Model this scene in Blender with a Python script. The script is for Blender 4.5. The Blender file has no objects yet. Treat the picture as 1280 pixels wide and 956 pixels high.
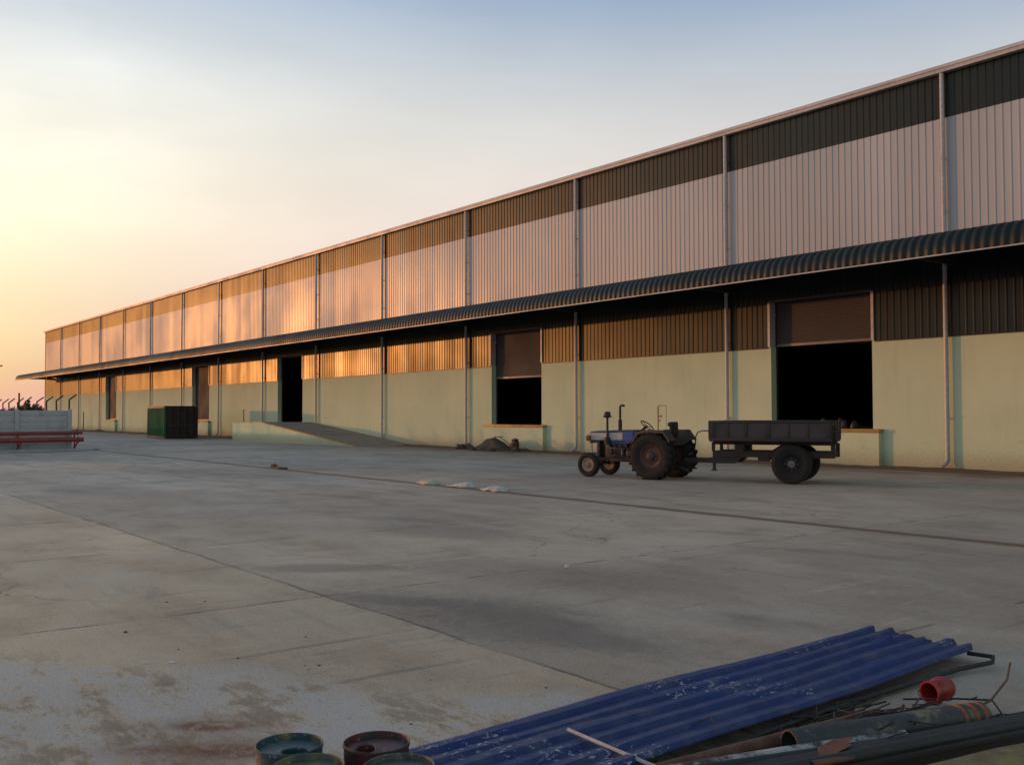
import bpy, bmesh, math, random
from mathutils import Vector, Matrix, noise as mnoise
random.seed(7)
R = math.radians
scene = bpy.context.scene
col = scene.collection

# ------------------------------------------------------------------ camera
cam_d = bpy.data.cameras.new('camera')
cam_d.sensor_width = 36.0
cam_d.lens = 1220 / 1280 * 36
cam_d.clip_start = 0.05
cam_d.clip_end = 6000
cam = bpy.data.objects.new('camera', cam_d)
col.objects.link(cam)
_th, _pi, _ro = 0.656743012, 0.0320324, -0.00221062
_fw = Vector((-math.cos(_th)*math.cos(_pi), math.sin(_th)*math.cos(_pi), math.sin(_pi)))
_rt = Vector((math.sin(_th), math.cos(_th), 0))
_up = _rt.cross(_fw)
_r2 = _rt*math.cos(_ro) + _up*math.sin(_ro)
_u2 = -_rt*math.sin(_ro) + _up*math.cos(_ro)
cam.matrix_world = Matrix(((_r2.x, _u2.x, -_fw.x, 0), (_r2.y, _u2.y, -_fw.y, -30.0308),
                           (_r2.z, _u2.z, -_fw.z, 1.8), (0, 0, 0, 1)))
scene.camera = cam

# ------------------------------------------------------------------ sky and sun
CLOUD_DIR = (-.932, .222, .286)
SKY_STRENGTH, NISHITA_K, CORE_K = .12, 2.0, 1.25
SUN_AZ = R(29)          # off the warehouse wall line, on the yard side
SUN_EL = R(3.0)
sun_dir = Vector((-math.cos(SUN_AZ)*math.cos(SUN_EL), -math.sin(SUN_AZ)*math.cos(SUN_EL), math.sin(SUN_EL)))
world = bpy.data.worlds.new('World')
scene.world = world
world.use_nodes = True
wn, wl = world.node_tree.nodes, world.node_tree.links
wn.clear()
w_out = wn.new('ShaderNodeOutputWorld')
w_bg = wn.new('ShaderNodeBackground')
sky = wn.new('ShaderNodeTexSky')
sky.sky_type = 'NISHITA'
sky.sun_disc = False
sky.sun_elevation = R(5)
sky.sun_rotation = math.atan2(sun_dir.x, sun_dir.y)
sky.altitude = 0
sky.air_density = 1.0
sky.dust_density = 3.0
sky.ozone_density = 1.0
w_bg.inputs['Strength'].default_value = SKY_STRENGTH
# hazy evening air: the physical sky plus a dusty band low down that brightens and reddens towards the sun
def wmath(op, a, b=0.0, cl=False):
    t = wn.new('ShaderNodeMath'); t.operation = op; t.use_clamp = cl
    for i, v in enumerate((a, b)):
        if isinstance(v, (int, float)): t.inputs[i].default_value = v
        else: wl.new(v, t.inputs[i])
    return t.outputs[0]
def wscale(color, fac):
    t = wn.new('ShaderNodeVectorMath'); t.operation = 'SCALE'
    if isinstance(color, tuple): t.inputs[0].default_value = color
    else: wl.new(color, t.inputs[0])
    if isinstance(fac, (int, float)): t.inputs['Scale'].default_value = fac
    else: wl.new(fac, t.inputs['Scale'])
    return t.outputs[0]
def wadd(a, b):
    t = wn.new('ShaderNodeVectorMath'); t.operation = 'ADD'; wl.new(a, t.inputs[0]); wl.new(b, t.inputs[1]); return t.outputs[0]
def wmul(a, b):
    t = wn.new('ShaderNodeVectorMath'); t.operation = 'MULTIPLY'; wl.new(a, t.inputs[0]); wl.new(b, t.inputs[1]); return t.outputs[0]
def wmixc(f, a, b):
    t = wn.new('ShaderNodeMix'); t.data_type = 'VECTOR'; wl.new(f, t.inputs[0])
    t.inputs[4].default_value = a; t.inputs[5].default_value = b; return t.outputs[1]
w_dir = wn.new('ShaderNodeTexCoord').outputs['Generated']
w_sep = wn.new('ShaderNodeSeparateXYZ'); wl.new(w_dir, w_sep.inputs[0])
w_z = wmath('MAXIMUM', w_sep.outputs[2], 0.0)
w_dot = wn.new('ShaderNodeVectorMath'); w_dot.operation = 'DOT_PRODUCT'; wl.new(w_dir, w_dot.inputs[0])
w_dot.inputs[1].default_value = (-.918, -.371, .14)      # middle of the bright haze
w_c = w_dot.outputs['Value']
def wexp(x, k): return wmath('EXPONENT', wmath('MULTIPLY', x, k))
w_one_c = wmath('SUBTRACT', 1.0, w_c)
w_zc = wmath('MINIMUM', w_z, .42)
band = wexp(wmath('POWER', w_zc, 1.5), -18.13)        # dusty layer
low = wexp(w_zc, -37.9)                               # reddest air close to the horizon
near = wexp(w_one_c, -3.37)
glow = wexp(w_one_c, -3.03)
w_dot2 = wn.new('ShaderNodeVectorMath'); w_dot2.operation = 'DOT_PRODUCT'; wl.new(w_dir, w_dot2.inputs[0]); w_dot2.inputs[1].default_value = sun_dir
core = wexp(wmath('SUBTRACT', 1.0, w_dot2.outputs['Value']), -30.0)
w_nz = wn.new('ShaderNodeTexNoise'); w_nz.inputs['Scale'].default_value = 3.2; w_nz.inputs['Detail'].default_value = 5
w_mp = wn.new('ShaderNodeMapping'); w_mp.inputs['Scale'].default_value = (1, 1, 3.4); w_mp.inputs['Rotation'].default_value = (.25, .1, 0)
wl.new(w_dir, w_mp.inputs[0]); wl.new(w_mp.outputs[0], w_nz.inputs['Vector'])
wisp = wmath('ADD', .87, wmath('MULTIPLY', w_nz.outputs['Fac'], .26))
def wterm(color, f): return wscale(color, f)
w_sum = wadd(wterm((.235, .436, -.54), wmath('MULTIPLY', band, near)), wterm((.041, -.09, .24), wmath('MULTIPLY', low, near)))
w_sum = wadd(w_sum, wadd(wterm((.30, .275, .225), glow), wterm((-2.06, -1.55, -.46), w_zc)))
w_k = wn.new('ShaderNodeCombineXYZ')
for i, v in enumerate((.957, .820, .478)): w_k.inputs[i].default_value = v
w_sum = wadd(wadd(w_sum, w_k.outputs[0]), wterm((-.779, -.925, -.194), band))
w_cd = wn.new('ShaderNodeVectorMath'); w_cd.operation = 'DISTANCE'; wl.new(w_dir, w_cd.inputs[0]); w_cd.inputs[1].default_value = CLOUD_DIR
w_cl = wmath('MULTIPLY', wexp(wmath('POWER', w_cd.outputs['Value'], 2.0), -120.0), wmath('MULTIPLY', wmath('SUBTRACT', w_nz.outputs['Fac'], .36, True), .45))
w_sum = wscale(w_sum, wmath('ADD', wisp, w_cl))
w_warm = wn.new('ShaderNodeCombineXYZ')                   # dust behind the viewer: pinker
for i, v in enumerate((1.12, 1.0, .93)): w_warm.inputs[i].default_value = v
w_far = wn.new('ShaderNodeMapRange'); w_far.interpolation_type = 'SMOOTHSTEP'      # dome overhead and behind: the plain physical sky
wl.new(wmath('SUBTRACT', w_c, wmath('MULTIPLY', wmath('MAXIMUM', wmath('SUBTRACT', w_z, .40), 0.0), 2.2)), w_far.inputs[0])
for i, v in ((1, -.45), (2, .02), (3, 1.0), (4, 0.0)): w_far.inputs[i].default_value = v
w_mx = wn.new('ShaderNodeMix'); w_mx.data_type = 'VECTOR'
wl.new(w_far.outputs[0], w_mx.inputs[0]); wl.new(wscale(w_sum, 1/SKY_STRENGTH), w_mx.inputs[4]); wl.new(wscale(wmul(sky.outputs[0], w_warm.outputs[0]), NISHITA_K), w_mx.inputs[5])
w_sum = wadd(w_mx.outputs[1], wscale((1.0, .23, .03), wmath('MULTIPLY', core, CORE_K/SKY_STRENGTH)))
w_mxx = wn.new('ShaderNodeVectorMath'); w_mxx.operation = 'MAXIMUM'; wl.new(w_sum, w_mxx.inputs[0]); w_mxx.inputs[1].default_value = (0, 0, 0)
w_sum = w_mxx.outputs[0]
wl.new(w_sum, w_bg.inputs['Color'])
wl.new(w_bg.outputs[0], w_out.inputs['Surface'])

sun_d = bpy.data.lights.new('sun', 'SUN')
sun_d.energy = .85
sun_d.angle = R(0.5)
sun_d.color = (1.0, 0.37, 0.10)
sun = bpy.data.objects.new('sun', sun_d)
sun.rotation_euler = sun_dir.to_track_quat('Z', 'Y').to_euler()
sun.location = (-40, -40, 40)
col.objects.link(sun)

scene.view_settings.view_transform = 'Standard'
scene.view_settings.look = 'None'
scene.view_settings.exposure = 0.87
scene.view_settings.gamma = 1.0
scene.view_settings.use_curve_mapping = False

# ------------------------------------------------------------------ materials
class NT:
    def __init__(self, name):
        self.m = bpy.data.materials.new(name)
        self.m.use_nodes = True
        self.n, self.l = self.m.node_tree.nodes, self.m.node_tree.links
        self.b = self.n['Principled BSDF']
        self.co = self.n.new('ShaderNodeTexCoord').outputs['Object']
    def lk(self, a, b):
        if isinstance(a, (int, float)): b.default_value = a
        elif isinstance(a, tuple): b.default_value = a if len(a) == 4 or b.type == 'VECTOR' else (*a, 1)
        else: self.l.new(a, b)
    def noise(self, scale, detail=4, rough=.55, vec=None, stretch=None, loc=(0, 0, 0)):
        t = self.n.new('ShaderNodeTexNoise')
        t.inputs['Scale'].default_value = scale
        t.inputs['Detail'].default_value = detail
        t.inputs['Roughness'].default_value = rough
        v = vec or self.co
        mp = self.n.new('ShaderNodeMapping')
        mp.inputs['Scale'].default_value = stretch or (1, 1, 1)
        mp.inputs['Location'].default_value = loc
        self.l.new(v, mp.inputs[0]); v = mp.outputs[0]
        self.l.new(v, t.inputs['Vector'])
        return t.outputs['Fac']
    def ramp(self, fac, a, b, c0=0.0, c1=1.0):
        t = self.n.new('ShaderNodeMapRange')
        t.interpolation_type = 'SMOOTHSTEP'
        self.lk(fac, t.inputs[0])
        for i, v in ((1, a), (2, b), (3, c0), (4, c1)): self.lk(v, t.inputs[i])
        return t.outputs[0]
    def math(self, op, a, b=0.0, c=None):
        t = self.n.new('ShaderNodeMath'); t.operation = op
        self.lk(a, t.inputs[0]); self.lk(b, t.inputs[1])
        if c is not None: self.lk(c, t.inputs[2])
        return t.outputs[0]
    def mix(self, fac, a, b, mode='MIX'):
        t = self.n.new('ShaderNodeMix'); t.data_type = 'RGBA'; t.blend_type = mode
        self.lk(fac, t.inputs[0]); self.lk(a, t.inputs[6]); self.lk(b, t.inputs[7])
        return t.outputs[2]
    def xyz(self):
        t = self.n.new('ShaderNodeSeparateXYZ'); self.l.new(self.co, t.inputs[0])
        return t.outputs
    def bump(self, h, dist, strength=1.0):
        t = self.n.new('ShaderNodeBump')
        t.inputs['Distance'].default_value = dist
        t.inputs['Strength'].default_value = strength
        self.lk(h, t.inputs['Height'])
        self.l.new(t.outputs[0], self.b.inputs['Normal'])
    def out(self, color, rough=.6, metal=0.0, spec=.5):
        self.lk(color, self.b.inputs['Base Color'])
        self.lk(rough, self.b.inputs['Roughness'])
        self.lk(metal, self.b.inputs['Metallic'])
        self.lk(spec, self.b.inputs['Specular IOR Level'])
        return self.m

def worn(name, base, dirt=(.08, .06, .045), amt=.4, scale=3.0, rough=.55, metal=0.0, spec=.5, bump=.002, fine=40, stretch=None):
    t = NT(name)
    n1 = t.noise(scale, 6, .65, stretch=stretch)
    n2 = t.noise(fine, 3, .6)
    v = t.mix(t.ramp(n2, .3, .7), tuple(c*.86 for c in base), tuple(min(1, c*1.1) for c in base))
    f = t.math('MULTIPLY', t.ramp(n1, .45, .72), amt)
    c = t.mix(f, v, dirt)
    t.bump(t.math('ADD', n2, n1), bump)
    return t.out(c, t.ramp(n1, .3, .75, rough*.85, min(1, rough*1.25)), metal, spec)

M = {}
# plaster, slightly blotched, splashed with soil along the foot
t = NT('mint_plaster'); x, y, z = t.xyz()
n1 = t.noise(.35, 5, .6); n2 = t.noise(14, 4, .6); n3 = t.noise(1.2, 4, .6, stretch=(2.2, 1, .35))
c = t.mix(t.ramp(n1, .3, .7), (.50, .62, .43), (.57, .69, .48))
c = t.mix(t.math('MULTIPLY', t.ramp(n3, .5, .8), .32), c, (.37, .45, .32))
c = t.mix(t.math('MULTIPLY', t.ramp(n2, .35, .75), .12), c, (.55, .66, .48))
foot = t.math('MULTIPLY', t.ramp(t.math('ADD', z, t.math('MULTIPLY', t.math('SUBTRACT', n2, .5), .9)), .75, 0.02), .55)
c = t.mix(foot, c, (.27, .22, .14))
scf = t.math('MULTIPLY', t.ramp(t.noise(3.3, 6, .7, stretch=(.5, 1, 1.4)), .60, .68), t.ramp(z, 2.4, .6, 0, .5))
c = t.mix(scf, c, (.33, .35, .26))
t.bump(t.math('ADD', n2, t.noise(60, 2)), .006, .7)
M['mint'] = t.out(c, .95, 0, .15)

def cladding(name, base, dull, rough, spec):
    t = NT(name)
    x, y, z = t.xyz()
    wv_ = t.n.new('ShaderNodeTexWhiteNoise'); wv_.noise_dimensions = '1D'; t.l.new(t.math('FLOOR', t.math('DIVIDE', x, 1.0)), wv_.inputs['W'])
    pan = wv_.outputs['Value']
    n1 = t.noise(.22, 3, .5, stretch=(1, 1, .25)); n2 = t.noise(2.2, 4, .6, stretch=(3, 1, .15)); n3 = t.noise(.16, 3)
    c = t.mix(t.ramp(n1, .3, .7), base, tuple(v*.9 for v in base))
    c = t.mix(t.math('MULTIPLY', t.ramp(n2, .52, .8), .35), c, dull)
    c = t.mix(1.0, c, t.mix(pan, (.90, .90, .90), (1.06, 1.06, 1.06)), 'MULTIPLY')
    t.bump(t.math('ADD', t.noise(.7, 3, .5, stretch=(1, 1, .6)), t.math('MULTIPLY', t.noise(3.1, 3, .6, stretch=(1.6, 1, .06)), .55)), .016, .6)
    return t.out(c, t.math('MULTIPLY', t.ramp(n3, .3, .7, rough*.85, rough*1.2), t.math('ADD', .88, t.math('MULTIPLY', pan, .24))), 0.0, spec)
M['white_sheet'] = cladding('white_cladding', (.43, .455, .455), (.36, .365, .36), .42, .45)
M['green_sheet'] = cladding('dark_green_cladding', (.0028, .0105, .0085), (.007, .013, .011), .36, .29)
M['canopy'] = cladding('canopy_green', (.006, .013, .013), (.016, .018, .017), .45, .25)
M['gutter'] = worn('gutter_coat', (.50, .50, .50), amt=.25, rough=.45, scale=.6, fine=8)
M['pipe'] = worn('downpipe_grey', (.46, .465, .47), amt=.25, rough=.45, scale=1.2, fine=9, stretch=(1, 1, .3))
M['steel_dark'] = worn('dark_steel', (.035, .037, .04), amt=.3, rough=.5)
M['shutter'] = worn('shutter_slats', (.074, .070, .069), amt=.3, rough=.75, spec=.25, scale=.7)
M['shutter_rail'] = worn('shutter_bottom_rail', (.22, .19, .175), amt=.3, rough=.5)
M['roof'] = worn('roof_sheet', (.45, .45, .45), amt=.2, rough=.4)
M['inside'] = worn('inside_grey', (.10, .10, .10), amt=.3, rough=.8)
M['yellow'] = worn('edge_paint', (.42, .25, .06), dirt=(.22, .17, .10), amt=.7, rough=.6, scale=2.5)
M['deck'] = worn('ramp_concrete', (.25, .235, .21), dirt=(.14, .12, .10), amt=.6, rough=.8, scale=.8)
M['precast'] = worn('precast_concrete', (.40, .405, .41), dirt=(.24, .235, .23), amt=.6, rough=.85, scale=1.6, bump=.004)
M['red_pipe'] = worn('red_oxide_paint', (.27, .035, .028), dirt=(.13, .03, .02), amt=.5, rough=.5)
M['cont_green'] = worn('container_green', (.022, .105, .045), dirt=(.06, .05, .032), amt=.55, rough=.85, spec=.15, scale=1.3, stretch=(1, 1, .35))
M['cont_shaded'] = worn('container_shaded', (.020, .012, .010), dirt=(.032, .02, .015), amt=.5, rough=.75, scale=1.3)  # near-black: shade put into the colour of faces turned from the sun
M['cont_bar'] = worn('container_bar_grey', (.05, .045, .042), amt=.5, rough=.6)
M['cont_rust'] = worn('container_rail_rust', (.22, .085, .045), dirt=(.09, .04, .025), amt=.6, rough=.65, scale=2)
M['tyre'] = worn('tyre_rubber', (.018, .017, .016), dirt=(.055, .046, .037), amt=.5, rough=.85, spec=.3, scale=5)
M['rim_rust'] = worn('rim_red_brown', (.10, .042, .030), dirt=(.06, .045, .035), amt=.5, rough=.6, scale=6)
M['rim_tan'] = worn('rim_tan', (.36, .26, .17), dirt=(.14, .08, .05), amt=.5, rough=.6, scale=6)
M['hub_grey'] = worn('hub_grey', (.13, .125, .12), amt=.4, rough=.55)
M['engine'] = worn('oily_engine', (.028, .027, .026), dirt=(.06, .045, .033), amt=.5, rough=.55, scale=8)
M['blue_paint'] = worn('tractor_blue', (.026, .085, .33), dirt=(.05, .05, .06), amt=.35, rough=.42, scale=5)
M['white_paint'] = worn('tractor_white', (.42, .43, .43), dirt=(.22, .18, .14), amt=.45, rough=.5, scale=5)
M['hood_top'] = worn('hood_top_faded', (.022, .030, .060), dirt=(.06, .05, .045), amt=.5, rough=.5, scale=5)
M['fender'] = worn('fender_brown', (.055, .043, .037), dirt=(.09, .07, .055), amt=.5, rough=.55, scale=4)
M['black_steel'] = worn('black_steel', (.016, .015, .014), dirt=(.05, .034, .026), amt=.45, rough=.65, scale=6)
M['rust'] = worn('rusty_steel', (.13, .055, .03), dirt=(.05, .026, .018), amt=.7, rough=.8, scale=7, bump=.004)
M['orange_rust'] = worn('orange_rust', (.28, .09, .03), dirt=(.10, .045, .025), amt=.5, rough=.7, scale=8)
M['trailer_frame'] = worn('trailer_frame', (.030, .022, .018), dirt=(.055, .04, .032), amt=.5, rough=.65, scale=4)
M['trailer_side'] = worn('trailer_side_plate', (.052, .045, .039), dirt=(.030, .022, .018), amt=.65, rough=.55, scale=3, stretch=(1, 1, .5))
M['sack'] = worn('woven_sack', (.48, .49, .47), dirt=(.30, .27, .22), amt=.45, rough=.7, scale=6, bump=.03, fine=14)
M['sack_yellow'] = worn('yellowish_sack', (.46, .44, .32), dirt=(.30, .26, .18), amt=.45, rough=.7, scale=6, bump=.03, fine=14)
M['soil'] = worn('dark_soil', (.10, .075, .058), dirt=(.055, .042, .034), amt=.7, rough=.95, scale=6, bump=.01)
M['red_soil'] = worn('red_soil', (.15, .085, .055), dirt=(.08, .05, .036), amt=.6, rough=.95, scale=6, bump=.01)
M['stone'] = worn('stone_chip', (.09, .075, .065), amt=.4, rough=.9, scale=20)
M['pale_stone'] = worn('pale_stone_chip', (.55, .53, .50), amt=.2, rough=.9, scale=20)
M['bark'] = worn('bark', (.07, .055, .04), amt=.4, rough=.9)
M['leaf'] = worn('hazy_leaf', (.085, .075, .055), amt=.3, rough=.9, scale=.8)
M['timber'] = worn('old_timber', (.40, .40, .39), dirt=(.20, .18, .16), amt=.5, rough=.75, scale=5, stretch=(1, 1, 1))
M['dark_pipe'] = None
M['bucket'] = worn('red_plastic', (.24, .016, .013), dirt=(.12, .022, .018), amt=.5, rough=.45, scale=9)
M['hose'] = worn('black_hose', (.02, .02, .02), amt=.2, rough=.6)

# blue coated sheet: scuffs and pale scratches with shapes of their own
t = NT('blue_roof_sheet'); x, y, z = t.xyz()
n1 = t.noise(2.2, 5, .6); n2 = t.noise(26, 5, .7, stretch=(1.6, .7, 1)); n3 = t.noise(1.1, 3, .5, loc=(3, 1, 0))
n4 = t.noise(7, 4, .6, stretch=(2.5, .25, 1))
c = t.mix(t.ramp(n1, .3, .7), (.009, .024, .105), (.013, .034, .145))
c = t.mix(t.math('MULTIPLY', t.ramp(n4, .5, .75), .5), c, (.040, .058, .115))
sc = t.math('MULTIPLY', t.ramp(n2, .565, .61), t.ramp(n3, .585, .635))
c = t.mix(t.math('MULTIPLY', sc, .8), c, (.42, .44, .48))
dust = t.math('MULTIPLY', t.ramp(t.noise(4, 6, .7), .42, .75), .45)
c = t.mix(dust, c, (.12, .125, .13))
t.bump(n1, .006, .5)
M['blue_sheet'] = t.out(c, t.ramp(n1, .3, .7, .48, .66), 0, .3)

# tarred pipe with ochre rings and grey scuffs along it
t = NT('tarred_pipe'); x, y, z = t.xyz()
n1 = t.noise(5, 5, .65, stretch=(1, 1, 1)); n2 = t.noise(16, 4, .6)
c = t.mix(t.ramp(n1, .3, .7), (.020, .022, .021), (.042, .043, .040))
c = t.mix(t.math('MULTIPLY', t.ramp(n1, .56, .68), .75), c, (.22, .17, .08))
c = t.mix(t.math('MULTIPLY', t.ramp(n2, .6, .72), .6), c, (.17, .16, .15))
t.bump(n2, .004)
M['dark_pipe'] = t.out(c, .55, 0, .5)
t = NT('cement_crusted_pipe')
n1 = t.noise(7, 5, .65); n2 = t.noise(30, 4, .6)
c = t.mix(t.ramp(n1, .40, .56), (.05, .046, .043), (.36, .36, .35))
c = t.mix(t.math('MULTIPLY', t.ramp(n2, .55, .7), .5), c, (.03, .028, .026))
t.bump(t.math('ADD', n1, n2), .006)
M['crust_pipe'] = t.out(c, .8)

def splash(name, a, b, th=.5):
    t = NT(name)
    n1 = t.noise(9, 5, .65); n2 = t.noise(40, 4, .7)
    c = t.mix(t.ramp(n1, th-.08, th+.08), a, b)
    c = t.mix(t.math('MULTIPLY', t.ramp(n2, .58, .68), .6), c, (.30, .28, .24))
    c = t.mix(t.math('MULTIPLY', t.ramp(t.noise(14, 4, .6, loc=(2, 5, 1)), .52, .72), .6), c, (.03, .025, .02))
    t.bump(n2, .002)
    return t.out(c, .5)
M['pail_teal'] = splash('pail_teal', (.012, .05, .065), (.14, .13, .04), .62)
M['pail_red'] = splash('pail_red', (.09, .014, .014), (.028, .022, .02), .52)
M['pail_olive'] = splash('pail_olive', (.16, .15, .03), (.06, .085, .075), .5)
M['pail_grey'] = splash('pail_grey', (.10, .11, .09), (.05, .065, .05), .5)
M['yellow_sheet'] = splash('ochre_sheet', (.16, .15, .035), (.11, .08, .03), .5)

# ---- yard concrete
t = NT('yard_concrete'); x, y, z = t.xyz()
nL = t.noise(.11, 5, .6); nM = t.noise(.7, 6, .62, stretch=(1, 1.4, 1)); nF = t.noise(9, 5, .65); nG = t.noise(45, 3, .6)
warp = t.noise(.9, 3, .5)
wx = t.math('ADD', x, t.math('MULTIPLY', t.math('SUBTRACT', warp, .5), .12))
wy = t.math('ADD', y, t.math('MULTIPLY', t.math('SUBTRACT', t.noise(.9, 3, .5, loc=(7, 3, 0)), .5), .12))
cx = t.math('FLOOR', t.math('DIVIDE', x, 4.4)); cy = t.math('FLOOR', t.math('DIVIDE', t.math('ADD', y, 25.55), 9.1))
cmb = t.n.new('ShaderNodeCombineXYZ'); t.lk(cx, cmb.inputs[0]); t.lk(cy, cmb.inputs[1])
wnz = t.n.new('ShaderNodeTexWhiteNoise'); wnz.noise_dimensions = '2D'; t.l.new(cmb.outputs[0], wnz.inputs['Vector'])
cell = wnz.outputs['Value']
c = t.mix(t.ramp(nL, .3, .7), (.315, .295, .262), (.55, .50, .425))
c = t.mix(t.math('MULTIPLY', t.ramp(nM, .42, .75), .55), c, (.225, .195, .16))
c = t.mix(t.math('MULTIPLY', t.ramp(nF, .35, .75), .25), c, (.52, .46, .37))
c = t.mix(1.0, c, t.mix(cell, (.88, .885, .90), (1.06, 1.05, 1.03)), 'MULTIPLY')
tn = t.noise(.17, 4, .6, loc=(5, 1, 0))
warm = t.math('ADD', t.ramp(x, -26, -4, 0, .55), t.math('MULTIPLY', t.math('SUBTRACT', tn, .5), 2.6), True) if False else t.ramp(t.math('ADD', t.ramp(x, -26, -4, .0, .62), tn), .22, .78)
c = t.mix(1.0, c, t.mix(warm, (.96, 1.0, 1.04), (1.13, 1.0, .86)), 'MULTIPLY')
# lane beyond the first long joint is greyer, near lane a little warmer
near = t.ramp(wy, -25.50, -25.60)
far = t.ramp(wy, -16.5, -16.4)
c = t.mix(1.0, c, t.mix(near, (.86, .89, .92), (1.07, 1.065, 1.02)), 'MULTIPLY')
# trowel streaks across the bays
st = t.noise(3.2, 5, .65, stretch=(.18, 1.6, 1))
c = t.mix(t.math('MULTIPLY', t.ramp(st, .52, .78), .34), c, (.155, .145, .13))
st2 = t.noise(2.6, 7, .72, stretch=(2.6, .14, 1), loc=(3, 0, 0))
c = t.mix(t.math('MULTIPLY', t.ramp(st2, .585, .65), .5), c, (.13, .118, .103))
st3 = t.noise(2.2, 7, .72, stretch=(2.2, .2, 1), loc=(8, 3, 0))
c = t.mix(t.math('MULTIPLY', t.ramp(st3, .57, .68), .4), c, (.55, .51, .44))
def blob(px, py, rx, ry, rot=0.0, edge=.55):
    dx = t.math('SUBTRACT', x, px); dy = t.math('SUBTRACT', y, py)
    u = t.math('DIVIDE', t.math('ADD', t.math('MULTIPLY', dx, math.cos(rot)), t.math('MULTIPLY', dy, math.sin(rot))), rx)
    v = t.math('DIVIDE', t.math('SUBTRACT', t.math('MULTIPLY', dy, math.cos(rot)), t.math('MULTIPLY', dx, math.sin(rot))), ry)
    r = t.math('SQRT', t.math('ADD', t.math('MULTIPLY', u, u), t.math('MULTIPLY', v, v)))
    r = t.math('ADD', r, t.math('MULTIPLY', t.math('SUBTRACT', nM, .5), 1.5))
    r = t.math('ADD', r, t.math('MULTIPLY', t.math('SUBTRACT', nF, .5), .7))
    return t.ramp(r, 1.0+edge*.5, 1.0-edge)
# oily damp patches
for (bx, by, rx, ry, rot, k) in ((-6.6, -24.7, 1.7, .75, .25, .62), (-8.2, -25.1, .9, .3, .5, .5), (-5.4, -23.2, .9, .35, .4, .45), (-10.4, -24.7, .9, .32, .9, .5), (-12.4, -21.6, 1.6, .7, .3, .35),
                                 (-8.6, -23.0, 2.2, .8, .4, .3), (-30, -19, 5, 1.4, .1, .35), (-17.5, -12.0, 4.0, 1.6, .2, .25), (-24, -23.6, 3.0, 1.2, .2, .35)):
    c = t.mix(t.math('MULTIPLY', blob(bx, by, rx, ry, rot), k), c, (.095, .086, .076))
# cement slurry spilt over the near slabs, broken by bare brown patches
slx = t.math('ADD', t.math('MULTIPLY', t.math('ADD', y, 27.35), -.83), t.math('MULTIPLY', t.math('ADD', x, 6.6), .56))
sl = t.ramp(t.math('ADD', slx, t.math('MULTIPLY', t.math('SUBTRACT', nM, .5), 1.7)), -.15, .25)
sn = t.noise(1.35, 10, .74, stretch=(.62, 1.5, 1), loc=(4, 2, 0))
sn = t.math('ADD', t.math('MULTIPLY', sn, .72), t.math('MULTIPLY', t.noise(7, 8, .75, stretch=(.6, 1.4, 1), loc=(1, 2, 5)), .28))
sl = t.math('MULTIPLY', sl, t.ramp(sn, .468, .515))
c = t.mix(t.math('MULTIPLY', sl, .74), c, (.43, .43, .415))
br = t.math('MULTIPLY', t.ramp(slx, -.25, .5), t.ramp(sn, .487, .435))
c = t.mix(t.math('MULTIPLY', br, .62), c, (.17, .137, .105))
pits = t.math('MULTIPLY', t.ramp(t.noise(24, 4, .7, stretch=(.8, 1.3, 1)), .61, .67), t.ramp(slx, -.9, .3, .45, 1))
c = t.mix(t.math('MULTIPLY', pits, .65), c, (.085, .075, .065))
# rust stains
for (bx, by, rx, ry, rot) in ((-5.60, -27.95, .26, .10, .9), (-5.30, -28.22, .34, .10, .9), (-5.1, -28.0, .22, .12, .9)):
    c = t.mix(t.math('MULTIPLY', blob(bx, by, rx*1.7, ry*2.2, rot, .8), .55), c, (.21, .12, .065))
    c = t.mix(t.math('MULTIPLY', t.math('MULTIPLY', blob(bx, by, rx, ry, rot, .5), t.ramp(nF, .38, .55)), .85), c, (.15, .05, .02))
c = t.mix(t.math('MULTIPLY', blob(-4.9, -23.6, .9, .35, .3, .8), .25), c, (.30, .17, .10))
# reddish soil thinning out from the wall foot
so = t.ramp(t.math('ADD', y, t.math('MULTIPLY', t.math('SUBTRACT', nM, .5), 3.5)), -4.2, -1.4)
c = t.mix(t.math('MULTIPLY', so, .8), c, (.155, .095, .065))
# worn pale crowns and wheel lanes
c = t.mix(t.math('MULTIPLY', t.ramp(t.noise(.33, 6, .66, stretch=(.7, 1.3, 1), loc=(9, 4, 0)), .50, .66), .45), c, (.50, .445, .37))
c = t.mix(t.math('MULTIPLY', t.ramp(t.noise(.42, 7, .7, stretch=(.45, 1.6, 1), loc=(2, 9, 0)), .55, .68), .42), c, (.17, .152, .13))
wt = t.noise(.07, 2, .5, loc=(3, 3, 0))
for off, kk in ((0, .30), (1.75, .26), (5.3, .22), (6.95, .22)):
    d = t.math('ABSOLUTE', t.math('SUBTRACT', t.math('ADD', y, t.math('MULTIPLY', t.math('SUBTRACT', wt, .5), 9)), -20.3+off))
    c = t.mix(t.math('MULTIPLY', t.math('MULTIPLY', t.ramp(d, .24, .06), t.ramp(nM, .35, .6)), kk), c, (.11, .098, .086))
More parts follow.
